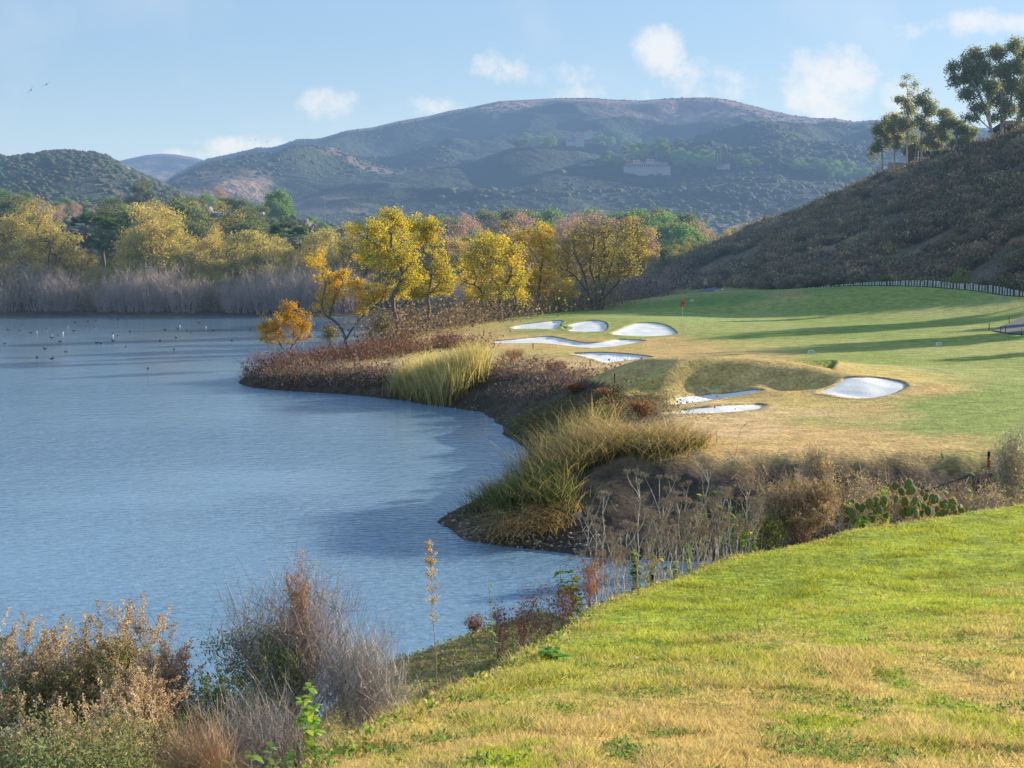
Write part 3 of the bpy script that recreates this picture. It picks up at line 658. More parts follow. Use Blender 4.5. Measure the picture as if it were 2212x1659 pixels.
for i in range(4):  # leafless shore willows: many stems
    rng = np.random.default_rng(60 + i); sg = []
    for s in range(46):
        a = rng.random() * 6.28; r = 2.2 * math.sqrt(rng.random()); b0 = np.array([math.cos(a) * r, math.sin(a) * r, 0]); hgt = 6.5 * (.6 + .4 * rng.random()) * (1 - .25 * r / 2.2)
        ln = np.array([math.cos(a), math.sin(a), 0]) * (.10 + .5 * r / 2.2 * rng.random()); p = b0; m = 6; rr = .035
        for q in range(m):
            nx = p + (ln + np.array([0, 0, 1.])) * hgt / m + rng.normal(size=3) * .2; sg.append([*p, *nx, rr, rr * .8]); rr *= .8
            if q > 0:
                for b in range(5):
                    dd = ln * 1.2 + rng.normal(size=3) * .45; dd[2] = abs(dd[2]) + .8; ll = hgt * .2 * (.5 + rng.random()); e = nx + dd / np.linalg.norm(dd) * ll; sg.append([*nx, *e, rr * .5, .008])
                    if b < 3: 
                        d2 = dd / np.linalg.norm(dd) + rng.normal(size=3) * .5; sg.append([*((nx + e) / 2), *((nx + e) / 2 + d2 * ll * .6), .012, .006])
            p = nx
    V, Q, C = tubes(sg, 3, BK_MAUVE if i < 3 else (.22, .16, .12), .25, rng)
    PRO['bare', i] = (npmesh('bare_shrub_stems', V, Q, None, C, M_twig), None)
    if i == 3:
        P = np.array(sg)[rng.integers(0, len(sg), 700), 3:6] + rng.normal(size=(700, 3)) * .3
        PRO['bare', i] = (PRO['bare', i][0], npmesh('sparse_leaves', *(lambda a: (a[0], a[1], None, a[2]))(leaves(P, .2, pick(OLIVE, 700, rng), rng)), M_leaf))
# fan palm
rng = np.random.default_rng(77)
sg = [[0, 0, k * 1.2, 0.05 * rng.normal(), 0, (k + 1) * 1.2, .26 - .01 * k, .25 - .01 * k] for k in range(6)]
for a, b in zip(sg[:-1], sg[1:]): b[0:3] = a[3:6]
PV = tubes(sg, 7, (.16, .12, .09), .2, rng); fr = []
for k in range(46):
    a = rng.random() * 6.28; el = rng.uniform(-.9, 1.3); d = np.array([math.cos(a) * math.cos(el), math.sin(a) * math.cos(el), math.sin(el)]); c = np.array([0, 0, 7.2]); L_ = 1.5
    s = np.cross(d, [0, 0, 1]); s /= np.linalg.norm(s) + 1e-9; n_ = np.cross(s, d); hub = c + d * L_
    for q in np.linspace(-1.25, 1.25, 13):
        dr = d * math.cos(q) + s * math.sin(q) - np.array([0, 0, .25]); e = hub + dr * 1.15; wv = np.cross(dr, n_); wv /= np.linalg.norm(wv) + 1e-9
        fr.append([hub, hub + dr * .6 + wv * .09, e, hub + dr * .6 - wv * .09])
    fr.append([c, c + d * L_ * .5 + s * .03, hub, c + d * L_ * .5 - s * .03])
fr = np.array(fr).reshape(-1, 3); fc_ = np.repeat(pick([(.035, .075, .02), (.05, .10, .025), (.08, .12, .03)], len(fr) // 4, rng), 4, 0)
PRO['palm', 0] = (npmesh('palm_trunk', PV[0], PV[1], None, PV[2], M_bark), npmesh('palm_fronds', fr, np.arange(len(fr)).reshape(-1, 4), None, fc_, M_leaf))
# cypress
rng = np.random.default_rng(78); n = 1500; t = rng.random(n) ** .8; a = rng.random(n) * 6.28; r = 1.0 * np.sin(np.clip(t * .95 + .05, 0, 1) * math.pi) ** .5 * (.7 + .3 * rng.random(n)) * (1 - .5 * t)
P = np.stack([r * np.cos(a), r * np.sin(a), .5 + t * 11], 1); lv = leaves(P, .7, pick(DKGREEN, n, rng), rng, up=1.5)
tv = tubes([[0, 0, 0, 0, 0, 6, .2, .1]], 6, BK_DARK)
PRO['cypress', 0] = (npmesh('cypress_trunk', tv[0], tv[1], None, tv[2], M_bark), npmesh('cypress_foliage', lv[0], lv[1], None, lv[2], M_leaf))

NAMES = {'gold': ('willow_tree', 'tree'), 'olive': ('willow_tree', 'tree'), 'dark': ('oak_tree', 'tree'), 'light': ('pepper_tree', 'tree'), 'pink': ('sycamore_tree', 'tree'), 'bare': ('bare_shrub', 'shrub'), 'palm': ('palm_tree', 'palm'), 'cypress': ('cypress_tree', 'tree')}
def plant(kind, x, y, height, label, group=None, var=0, sx=1.0, rz=None, z=None, sink=.15, base_h=None):
    base_h = base_h or {'gold': 14, 'olive': 13, 'dark': 9, 'light': 8, 'pink': 14, 'bare': 6.8, 'palm': 8.6, 'cypress': 11.6}[kind]
    nm, cat = NAMES[kind]; tm, cm = PRO[kind, var]
    z = float(hh(x, y)[0]) if z is None else z
    s = height / base_h
    t = thing(nm, label, cat, (x, y, z - sink), group)
    t.rotation_euler = (0, 0, R.random() * 6.28 if rz is None else rz); t.scale = (s * sx, s * sx, s)
    if kind == 'bare': link('stems', tm, t)
    elif kind == 'palm': link('trunk', tm, t)
    else: link('trunk', tm, t)
    if cm is not None: link('fronds' if kind == 'palm' else ('leaves' if kind == 'bare' else 'crown'), cm, t)
    return t
R = random.Random(5)
# ------------------------------------------------------------------ far shore and valley woods
LM = [(0, 38, 'at the left edge'), (38, 80, 'left of the far palms'), (80, 125, 'around the three far palms'), (125, 165, 'right of the three far palms'), (165, 215, 'behind the broad pale thicket'),
      (215, 262, 'left of the little orange willow'), (262, 318, 'below the pair of palms'), (318, 365, 'behind the leaning orange willow'), (365, 420, 'behind the tall crooked willow'), (420, 462, 'behind the slender forked willow'), (462, 535, 'behind the broad yellow willow'),
      (535, 580, 'right of the yellow willows'), (580, 645, 'behind the many stemmed tree'), (645, 720, 'at the foot of the brown hill'), (720, 1100, 'beyond the brown hillside')]
def place(px): 
    for a, b, s in LM:
        if px < b: return s
    return LM[-1][2]
ADJ = {'gold': 'golden willow', 'olive': 'dull olive willow', 'dark': 'dark round oak', 'light': 'pale green leafy tree', 'pink': 'pinkish half bare sycamore', 'bare': 'leafless grey stemmed shrub', 'palm': 'fan palm', 'cypress': 'narrow dark cypress'}
SEEN = {}
def wood(kind, px, toppy, d, row, sx=1.0, var=None, minh=3):
    x = (px - 512) / F * d; g = float(hh(x, d)[0]); 
    if g < .15: return
    h = H + (256 - toppy) / F * d - g
    if h < minh: return
    nv = sum(1 for k in PRO if k[0] == kind)
    v = R.randrange(nv) if var is None else var
    size = 'low ' if h < 6 and kind != 'bare' else ('tall ' if h > 13 else '')
    lab = f"{size}{ADJ[kind]} {row} {place(px)}".replace('right of the three far palms', 'right of the far palms').replace('around the three far palms', 'around the far palms')
    plant(kind, x, d, h, lab, f"{ADJ[kind]}s {row}", v, sx)
# shore thicket
def top_bare(px):
    return np.interp(px, [0, 20, 60, 95, 115, 130, 165, 200, 218, 235, 260, 290, 330, 350], [264, 264, 272, 281, 284, 272, 266, 270, 282, 276, 271, 272, 268, 276])
for px in np.arange(-12, 352, 6.2):
    d = 287 + R.random() * 9 - 3; wood('bare', px + R.uniform(-2, 2), top_bare(px) + R.uniform(-9, 14), d, 'on the far shore', sx=1.0, var=R.choice([0, 1, 2, 0, 1, 2, 3]), minh=2)
for px in np.arange(-10, 350, 11):
    wood('bare', px + R.uniform(-4, 4), top_bare(px) + R.uniform(-6, 4) - 3, 300 + R.random() * 6, 'behind the shore thicket', var=3)
# golden willows
def top_gold(px): return np.interp(px, [-20, 0, 25, 40, 60, 75, 100, 125, 140, 150, 165, 175, 190, 205, 220, 240, 260, 275, 300, 315, 340], [232, 228, 213, 205, 222, 249, 253, 249, 212, 202, 203, 226, 232, 228, 236, 232, 232, 240, 246, 232, 225])
for i, px in enumerate(np.arange(-18, 345, 6.2)):
    k = R.choice(['gold', 'gold', 'gold', 'olive']); 
    if 72 < px < 128: k = R.choice(['gold', 'olive', 'olive'])
    wood(k, px + R.uniform(-3, 3), top_gold(px) + R.uniform(-2, 14), 306 + R.random() * 26, 'in the far shore wood', sx=R.uniform(.8, 1.05))
for i, px in enumerate(np.arange(-14, 345, 6.5)):
    wood(R.choice(['gold', 'gold', 'olive']), px + R.uniform(-4, 4), top_gold(px) + R.uniform(14, 40), 299 + R.random() * 6, 'fronting the far wood', sx=1.1)
# dark/green trees behind them
for px, tp, d in [(118, 213, 372), (128, 209, 380), (185, 204, 372), (196, 210, 380), (212, 222, 368), (228, 207, 372), (238, 214, 380), (250, 222, 365), (262, 226, 372), (10, 200, 400), (2, 204, 396), (190, 222, 360), (175, 216, 378), (222, 228, 355)]:
    wood('dark' if int(px) % 3 else 'olive', px, tp, d, 'rising above the golden willows')
for px, tp, d, v in [(88, 219, 334, 0), (105, 221, 337, 0), (118, 223, 333, 0), (284, 227, 330, 0), (301, 231, 333, 0), (139, 226, 345, 0)]:
    x = (px - 512) / F * d; g = float(hh(x, d)[0]); h = H + (256 - tp) / F * d - g
    lab = {88: 'leftmost of the dark fan palms above the far golden wood', 105: 'fan palm between two others left of the far golden wood', 118: 'ragged fan palm beside the tallest left golden willows', 284: 'left fan palm of the pair over the shore wood', 301: 'right fan palm of the pair over the shore wood', 139: 'half hidden fan palm behind a golden willow'}[px]
    t = plant('palm', x, d, max(h, 6), lab, 'fan palms over the far wood', sx=1.7 * 9 / max(h, 6))
# hillside bushes
def top_hill(px): return np.interp(px, [-20, 0, 30, 60, 100, 140, 150, 175, 200, 235, 260, 285, 300, 330, 355], [192, 190, 194, 198, 200, 200, 198, 203, 200, 200, 202, 202, 212, 222, 230])
for i in range(58):
    px = -15 + i * 6.5 + R.uniform(-3, 3); d = R.uniform(470, 560)
    wood(R.choice(['light', 'light', 'dark', 'pink']), px, top_hill(px) + R.uniform(-1, 8), d, 'on the far rocky slope', minh=2.2)
wood('dark', 146, 184.5, 520, 'standing above the slope', sx=.8)
wood('light', 281, 193, 500, 'highest on the slope'); wood('pink', 222, 188, 560, 'on the slope skyline'); wood('light', 206, 196, 510, 'by the boulders')
for i in range(20): wood('dark', R.uniform(0, 340), 0, 1, '', minh=1e9) if False else None
# willow wood behind the peninsula trees (px 350..660)
def top_mid(px): return np.interp(px, [340, 365, 400, 440, 470, 500, 540, 580, 620, 640, 660, 700], [226, 222, 226, 226, 226, 226, 232, 232, 218, 224, 240, 250])
for i, px in enumerate(np.arange(346, 650, 8.5)):
    wood(R.choice(['olive', 'gold', 'olive', 'pink']), px + R.uniform(-3, 3), top_mid(px) + R.uniform(0, 16), R.uniform(296, 345), 'beyond the green', sx=.95)
for i, px in enumerate(np.arange(372, 640, 12)):
    wood(R.choice(['olive', 'olive', 'bare']), px + R.uniform(-3, 3), 262 + R.uniform(0, 18), R.uniform(258, 285), 'low and forward', sx=1.1)
# pink sycamores and far valley trees
for i, px in enumerate(np.arange(425, 705, 6.5)):
    wood(R.choice(['pink', 'pink', 'pink', 'light', 'dark']), px + R.uniform(-3, 3), np.interp(px, [420, 460, 490, 520, 560, 600, 640, 665, 700], [220, 215, 213, 211, 216, 212, 210, 216, 222]) + R.uniform(-1, 10), R.uniform(430, 560), 'in the valley wood', sx=1.0)
for i, px in enumerate(np.arange(640, 740, 6)):
    wood(R.choice(['pink', 'light', 'gold', 'dark']), px + R.uniform(-3, 3), np.interp(px, [640, 700, 740], [232, 236, 228]) + R.uniform(-4, 14), R.uniform(400, 600), 'in the valley wood', minh=2.5)
for px, tp, d, k in [(672, 243, 352, 'olive'), (690, 240, 360, 'olive'), (700, 246, 350, 'olive'), (662, 250, 350, 'dark'), (648, 262, 345, 'dark'), (742, 222, 395, 'gold'), (752, 223, 400, 'gold'), (760, 219, 410, 'gold'), (735, 228, 392, 'gold'), (640, 256, 335, 'olive'), (628, 263, 325, 'dark')]:
    wood(k, px, tp, d, 'near the hill foot', sx=1.3, minh=2)
# undergrowth: uncountable brush under the far wood
rng = np.random.default_rng(8)
n = 26000; px = rng.uniform(-40, 660, n); d = rng.uniform(284, 350, n); x = (px - 512) / F * d; z = hh(x, d); k = (z > .3)
x, d, z = x[k], d[k], z[k]; n = len(x); hgt = rng.random(n) ** 1.3 * 3.2
lv = leaves(np.stack([x, d, z + hgt], 1), .42, pick([(.16, .12, .07), (.22, .17, .08), (.26, .21, .09), (.12, .11, .06), (.30, .22, .12)], n, rng), rng)
o = top(link('undergrowth', npmesh('undergrowth', lv[0], lv[1], None, lv[2], M_leaf)), 'brown tangled undergrowth beneath the willows along the far shore', 'undergrowth', None, 'stuff')
# far scrub on slope and mountains
def ico(): 
    import bmesh
    bm = bmesh.new(); bmesh.ops.create_icosphere(bm, subdivisions=1, radius=1); V = np.array([v.co[:] for v in bm.verts]); Fc = np.array([[v.index for v in f.verts] for f in bm.faces]); bm.free(); return V, Fc
IV, IF = ico()
def scrub_cloud(name, P, r, cols, rng, mat, label, cat):
    n = len(P); V = IV[None] * (1 + rng.normal(size=(n, len(IV), 1)) * .2) * (np.asarray(r)[:, None, None] * np.array([1.15, 1.15, .8])) + P[:, None]
    Ft = (IF[None] + (np.arange(n) * len(IV))[:, None, None]).reshape(-1, 3)
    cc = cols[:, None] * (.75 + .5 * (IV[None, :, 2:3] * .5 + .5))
    return top(link(name, npmesh(name, V.reshape(-1, 3), None, Ft, cc.reshape(-1, 3), mat, True)), label, cat, None, 'stuff')
def on_mount(MT, n, rng, tmin, tmax, thr, sc_, seed, xr=None):
    x, y, z, t = MT; ny, nx = x.shape
    i = rng.integers(1, ny - 2, n); j = rng.integers(1, nx - 2, n); fi, fj = rng.random(n), rng.random(n)
    def bl(a): return a[i, j] * (1 - fi) * (1 - fj) + a[i + 1, j] * fi * (1 - fj) + a[i, j + 1] * (1 - fi) * fj + a[i + 1, j + 1] * fi * fj
    X_, Y_, Z_, T2 = bl(x), bl(y), bl(z), bl(t)
    k = (T2 > tmin) & (T2 < tmax) & (fbm(X_, Y_, sc_, 4, seed, .6) > thr + rng.normal(size=n) * .06)
    return X_[k], Y_[k], Z_[k], T2[k]
X_, Y_, Z_, T2 = on_mount(MT1, 130000, rng, 0, .99, .50, 210, 501)
k = rng.random(len(X_)) > .75 * ss(.7, .9, T2); X_, Y_, Z_, T2 = X_[k], Y_[k], Z_[k] - .5, T2[k]
rr = 1.3 + 2.9 * rng.random(len(X_)) ** 2 * (1 - .4 * T2)
scrub_cloud('mountain_scrub', np.stack([X_, Y_, Z_], 1), rr, pick([(.05, .07, .035), (.065, .085, .04), (.09, .10, .05)], len(X_), rng), rng, M_scrub, 'dark green chaparral dotted over the big far mountain', 'scrub')
X_, Y_, Z_, T2 = on_mount(MT0, 22000, rng, 0, 1.02, .46, 90, 601)
scrub_cloud('near_hill_scrub', np.stack([X_, Y_, Z_], 1), 1 + 2.0 * rng.random(len(X_)) ** 2, pick([(.04, .07, .03), (.06, .085, .03), (.12, .10, .05)], len(X_), rng), rng, M_scrub, 'dark chaparral covering the small left hill', 'scrub')
n = 9000; d = rng.uniform(365, 900, n); px = rng.uniform(-60, 760, n); x = (px - 512) / F * d; k = (fbm(x, d, 40, 3, 61) > .42 + rng.normal(size=n) * .05); x, d = x[k], d[k]
z = hh(x, d); scrub_cloud('valley_brush', np.stack([x, d, z + .3], 1), rng.uniform(.7, 2.2, len(x)), pick([(.05, .08, .03), (.09, .10, .04), (.16, .11, .08), (.12, .15, .06), (.2, .14, .10)], len(x), rng), rng, M_scrub, 'mixed low brush over the rocky valley slope', 'brush')

# ------------------------------------------------------------------ brown hillside scrub (nearer: tufts)
rng = np.random.default_rng(9)
def tuft(nb, rng, h=1.0):
    P = rng.normal(size=(nb, 3)) * np.array([.30, .30, 0]); P[:, 2] = 0
    D = P.copy(); D[:, 2] = 0; V, Q, C = blades(P, h * (.55 + .45 * rng.random(nb)), .05, .25, np.ones((nb, 3)), rng, 2, D * 1.1, .3)
    P2 = rng.normal(size=(nb * 2, 3)) * np.array([.42, .42, .26]); P2[:, 2] = np.abs(P2[:, 2]) + .18
    lv = leaves(P2, .15, np.ones((nb * 2, 3)) * (.7 + .6 * np.clip(P2[:, 2:3], 0, 1)), rng, 1.5)
    return merge([(V, Q, C), lv])
def scatter(name, protos, X_, Y_, Z_, S_, pal, mat, label, cat, rng, hz=1.0):
    Vs, Qs, Cs, o = [], [], [], 0; n = len(X_); pi = rng.integers(0, len(protos), n); cc = pick(pal, n, rng, .25); th = rng.random(n) * 6.28
    for p, (V, Q, C) in enumerate(protos):
        k = np.where(pi == p)[0]; m = len(k)
        if not m: continue
        c, s = np.cos(th[k]), np.sin(th[k])
        W = np.stack([(V[None, :, 0] * c[:, None] - V[None, :, 1] * s[:, None]) * S_[k][:, None] + X_[k][:, None],
                      (V[None, :, 0] * s[:, None] + V[None, :, 1] * c[:, None]) * S_[k][:, None] + Y_[k][:, None],
                      V[None, :, 2] * S_[k][:, None] * hz + Z_[k][:, None]], -1)
        Vs.append(W.reshape(-1, 3)); Qs.append((Q[None] + (np.arange(m) * len(V))[:, None, None]).reshape(-1, 4) + o); o += m * len(V)
        Cs.append((C[None, :, :3] * cc[k][:, None]).reshape(-1, 3))
    return top(link(name, npmesh(name, np.concatenate(Vs), np.concatenate(Qs), None, np.concatenate(Cs), mat)), label, cat, None, 'stuff')
TF = [tuft(34, rng) for _ in range(5)]
n = 15000; px = rng.uniform(640, 1240, n); uu_ = (px - 512) / F; t = rng.random(n) ** .9 * 1.15
yt = np.interp(uu_, HU, HP[:, 1]); yc = np.interp(uu_, HU, HP[:, 2]); y = yt + (yc - yt) * t; x = uu_ * y; z = hh(x, y)
S_ = (.5 + 1.9 * rng.random(n) ** 2.2) * (.8 + .5 * fbm(x, y, 8, 2, 90)); cf = fbm(x, y, 10, 3, 92)
k = cf > .40
scatter('hillside_scrub', TF, x[k], y[k], z[k] - .05, S_[k], [(.23, .18, .115), (.30, .235, .14), (.17, .145, .10), (.37, .28, .16), (.15, .155, .09), (.27, .19, .12)], M_scrub, 'dry brown sage scrub covering the shaded steep hillside', 'scrub', rng)

n = 3400; px = rng.uniform(655, 1060, n); uu_ = (px - 512) / F; t = rng.uniform(.9, 1.05, n)
yt = np.interp(uu_, HU, HP[:, 1]); yc = np.interp(uu_, HU, HP[:, 2]); y = yt + (yc - yt) * t; x = uu_ * y; z = hh(x, y)
scatter('crest_grass', TF, x, y, z - .05, rng.uniform(.7, 1.4, n), [(.55, .40, .24), (.48, .34, .20), (.62, .47, .28)], M_dry, 'sunlit tan dry grass along the crest of the brown hill', 'grass', rng)

n = 900; px = rng.uniform(660, 1150, n); uu_ = (px - 512) / F; t = rng.random(n) ** .8
yt = np.interp(uu_, HU, HP[:, 1]); yc = np.interp(uu_, HU, HP[:, 2]); y = yt + (yc - yt) * t; x = uu_ * y; k = fbm(x, y, 14, 3, 93) > .48; x, y = x[k], y[k]; z = hh(x, y)
scatter('hillside_shrubs', TF, x, y, z - .05, rng.uniform(1.6, 3.2, len(x)), [(.13, .15, .09), (.18, .19, .12), (.42, .31, .19), (.10, .09, .07), (.30, .21, .15)], M_scrub, 'larger mixed shrubs dotted over the brown hillside', 'shrubs', rng, .8)
# ------------------------------------------------------------------ small mesh kit
def box(cx, cy, z0, sx, sy, sz, rz=0, col=(1, 1, 1), top_s=1.0):
    c, s = math.cos(rz), math.sin(rz); V = []
    for z, k in ((z0, 1), (z0 + sz, top_s)):
        for a, b in ((-1, -1), (1, -1), (1, 1), (-1, 1)):
            x, y = a * sx / 2 * k, b * sy / 2 * k; V.append((cx + x * c - y * s, cy + x * s + y * c, z))
    Q = [[0, 3, 2, 1], [4, 5, 6, 7], [0, 1, 5, 4], [1, 2, 6, 5], [2, 3, 7, 6], [3, 0, 4, 7]]
    return np.array(V), np.array(Q), np.tile(np.array(col, float), (8, 1))
def gable(cx, cy, z0, sx, sy, h, rz=0, over=.4, th=.18):
    c, s = math.cos(rz), math.sin(rz); X, Yh = sx / 2 + over, sy / 2 + over
    P = [(-X, -Yh, 0), (X, -Yh, 0), (X, Yh, 0), (-X, Yh, 0), (-X, -Yh, -th), (X, -Yh, -th), (X, Yh, -th), (-X, Yh, -th), (-X * .72, 0, h), (X * .72, 0, h)]
    V = [(cx + x * c - y * s, cy + x * s + y * c, z0 + z) for x, y, z in P]
    Q = [[0, 1, 9, 8], [2, 3, 8, 9], [1, 2, 9, 9], [3, 0, 8, 8], [4, 7, 6, 5], [0, 4, 5, 1], [1, 5, 6, 2], [2, 6, 7, 3], [3, 7, 4, 0]]
    return np.array(V), np.array(Q), np.ones((10, 3))
def mk(name, parts, mat, parent=None, cols=False, smooth=False):
    V, Q, C = merge(parts)
    tri = Q[:, 2] == Q[:, 3]
    return link(name, npmesh(name, V, Q[~tri], Q[tri][:, :3] if tri.any() else None, C if cols else None, mat, smooth), parent)

# ------------------------------------------------------------------ bunkers
BL = {'b1': 'long narrow white sand bunker left of the green, furthest left of the upper row', 'b2': 'rounded white sand bunker in the middle of the upper row by the green', 'b3': 'deep white sand bunker with steep face nearest below the red flag',
      'b4': 'long wavy white sand bunker running in front of the three upper ones', 'b5': 'shaded white sand bunker below the long wavy one', 'b6': 'slim sand bunker at the foot of the shaded mound', 'b7': 'slim sand bunker nearest the camera on the tan turf', 'b8': 'big oval white sand bunker alone on the right with a steep back face'}
for k_, poly in BW.items():
    cen_ = poly.mean(0); cz = float(hh(*cen_)[0]); t = thing('sand_bunker', BL[k_], 'bunker', (cen_[0], cen_[1], cz), 'white sand bunkers on the golf course')
    fine = []
    for i in range(len(poly)):
        a, b = poly[i], poly[(i + 1) % len(poly)]; m = max(1, int(np.linalg.norm(b - a) / .25))
        for q in range(m): fine.append(a + (b - a) * q / m)
    fine = np.array(fine); fine += (fbm(fine[:, 0], fine[:, 1], .6, 2, 5)[:, None] - .5) * .14
    mn, mx_ = poly.min(0), poly.max(0); gx, gy = np.meshgrid(np.arange(mn[0], mx_[0], .33), np.arange(mn[1], mx_[1], .4)); gx, gy = gx.ravel(), gy.ravel()
    sd_ = sdist(fine, gx, gy); kk = sd_ > .15; pts = [Vector(p) for p in fine] + [Vector((a, b)) for a, b in zip(gx[kk], gy[kk])]; nb = len(fine)
    r_ = geometry.delaunay_2d_cdt(pts, [(i, (i + 1) % nb) for i in range(nb)], [], 1, 1e-5)
    vx = np.array([v[:] for v in r_[0]]); s2 = np.maximum(sdist(fine, vx[:, 0], vx[:, 1]), 0)
    depth = .06 + .13 * ss(0, 1.1, s2) + (fbm(vx[:, 0], vx[:, 1], 1.1, 3, 3) - .5) * .14 * ss(.1, .6, s2)
    vz = hh(vx[:, 0], vx[:, 1]) - depth
    V = np.column_stack([vx, vz]) - np.array([*cen_, cz]); T3 = np.array([f[:] for f in r_[2]])
    link('sand', npmesh('sand', V, None, T3, None, M_sand, True), t)
    # turf lip: a rolled grass edge round the hollow
    d_ = np.roll(fine, -1, 0) - np.roll(fine, 1, 0); nrm = np.stack([d_[:, 1], -d_[:, 0]], 1); nrm /= np.linalg.norm(nrm, axis=1, keepdims=True) + 1e-9
    if sdist(fine, *(fine[:1] + nrm[:1] * .05).T)[0] > 0: nrm = -nrm
    rows, cl = [], []
    for off, dz in ((.85, -.04), (.35, .01), (.05, .03), (-.03, -.05), (-.05, -.4)):
        p = fine + nrm * off; hz = hh(p[:, 0], p[:, 1]) if off > 0 else hh(fine[:, 0], fine[:, 1])
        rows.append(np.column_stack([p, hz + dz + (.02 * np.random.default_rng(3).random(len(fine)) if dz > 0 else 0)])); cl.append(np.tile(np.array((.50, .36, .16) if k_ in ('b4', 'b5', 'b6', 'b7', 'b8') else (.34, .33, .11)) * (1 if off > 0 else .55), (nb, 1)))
    V = np.concatenate(rows) - np.array([*cen_, cz]); I_ = np.arange(5 * nb).reshape(5, nb)
    Q = np.stack([I_[:-1], I_[1:], np.roll(I_[1:], -1, 1), np.roll(I_[:-1], -1, 1)], -1).reshape(-1, 4)
    link('turf_lip', npmesh('turf_lip', V, Q, None, np.concatenate(cl), M_turf, True), t)

# ------------------------------------------------------------------ flag, stakes, signs
def rod(p0, p1, r, col=(1, 1, 1), k=6, r1=None): return tubes([[*p0, *p1, r, r if r1 is None else r1]], k, col, 0)
p = hit(682.5, 316.5, 150, 230)
t = thing('flagstick', 'red pennant on a thin pale pole standing in the putting green', 'golf flag', p)
mk('pole', [rod((0, 0, 0), (0.02, 0, 2.15), .022)], M_white, t)
rng = np.random.default_rng(4); fv = []
nx, nz_ = 7, 6
for i in range(nx + 1):
    for j in range(nz_ + 1):
        a = i / nx; fv.append((-.25 + .5 * a * (1 - .15 * j / nz_) + .02 * math.sin(j), .10 * math.sin(a * 6 + j * .7), 2.15 - .75 * j / nz_ * (1 - .35 * abs(a - .5)) - .38 * abs(a - .55)))
Q = [[i * (nz_ + 1) + j, (i + 1) * (nz_ + 1) + j, (i + 1) * (nz_ + 1) + j + 1, i * (nz_ + 1) + j + 1] for i in range(nx) for j in range(nz_)]
link('flag', npmesh('flag', fv, Q, None, None, M_red), t)
def stake(px, py, d0, d1, h, label, redtop=True, r=.035):
    p = hit(px, py, d0, d1); t = thing('hazard_stake', label, 'stake', p, 'thin hazard stakes along the lake bank')
    mk('post', [box(0, 0, -.1, r * 2, r * 2, h * .72 + .1)], M_redp, t); mk('cap', [box(0, 0, h * .72, r * 2.1, r * 2.1, h * .28)], M_black if redtop else M_redp, t)
stake(988.5, 467, 40, 90, .68, 'dark red hazard stake at the right edge of the tan plateau', True, .045)
stake(625.5, 433, 50, 100, .62, 'thin red stake above the near reeds on the turf edge')
stake(614.5, 382.5, 60, 130, .62, 'thin stake on the tan slope left of the shaded mound')
stake(590, 367, 60, 150, .6, 'thin stake just below the shaded bunker')
stake(533, 349.5, 80, 200, .62, 'thin stake in front of the long wavy bunker', True, .045)
for px, py, h, lb in [(989, 331, .85, 'dark post at the left tip of the right cart path'), (1009, 324, .85, 'dark post behind the right cart path'), (1000.6, 333, .65, 'first dark short post in front of the right cart path'), (1005.5, 333, .65, 'second dark short post in front of the right cart path'), (1021.7, 336, .75, 'yellow banded post by the frame edge')]:
    p = hit(px, py, 90, 230); t = thing('rope_post', lb, 'post', p, 'short dark posts around the cart path'); mk('post', [rod((0, 0, -.1), (0, 0, h), .04)], M_black, t)
    if px > 1020: mk('band', [rod((0, 0, h * .6), (0, 0, h * .8), .046)], M_cream, t)
for px, py, lb in [(811, 353.5, 'small white plate lying on the fairway above the mound'), (939, 345.5, 'small white plate lying on the fairway toward the cart path'), (692, 301.5, 'tiny white plate on the shaded back slope')]:
    p = hit(px, py, 100, 260); t = thing('tee_marker', lb, 'marker', p, 'white plates on the fairway')
    mk('plate', [box(0, 0, 0, .55, .18, .30, .2, top_s=.8)], M_white, t); mk('figures', [box(-.1, -.1, .1, .10, .015, .12, .2), box(.09, -.075, .1, .10, .015, .12, .2)], M_grey, t)
# monument sign
def backsign(px, py, d): 
    p = Pd(px, py, d); p[2] = hh(p[0], p[1])[0]; return p
p = backsign(705.5, 284, 300); s_ = 300 / F
t = thing('hole_sign', 'tall arched tan sign board on a dark post by the far tee', 'sign', p)
hp = s_ * 4.2; hb = s_ * 7.2; wd = s_ * 3.6
mk('post', [box(0, 0, -.2, .28, .28, hp + .3)], M_black, t)
bd = [box(0, 0, hp, wd, .22, hb * .8)]
arc = [(-wd * .5, hb * .8), (-wd * .3, hb * .84), (-wd * .28, hb * .93), (-wd * .12, hb), (wd * .12, hb), (wd * .28, hb * .93), (wd * .3, hb * .84), (wd * .5, hb * .8)]
V = np.array([(x, y, hp + z) for y in (-.11, .11) for x, z in arc]); n8 = len(arc)
Q = [[i, i + 1, n8 - 2 - i, n8 - 1 - i] for i in range(3)] + [[n8 + i, 2 * n8 - 1 - i, 2 * n8 - 2 - i, n8 + i + 1] for i in range(3)] + [[i, i + n8, i + 1 + n8, i + 1] for i in range(7)]
mk('board', bd + [(V, np.array(Q), np.ones((16, 3)))], M_cream, t)
mk('lettering', [box(x * wd, -.125, hp + z * hb, .09 * wd * 1.6, .02, .06 * hb) for x, z in [(-.05, .86), (-.3, .66), (-.12, .68), (.12, .68), (.3, .66), (-.12, .52), (.12, .52), (.26, .52), (-.28, .12), (.2, .12), (.02, .86)]], M_black, t)
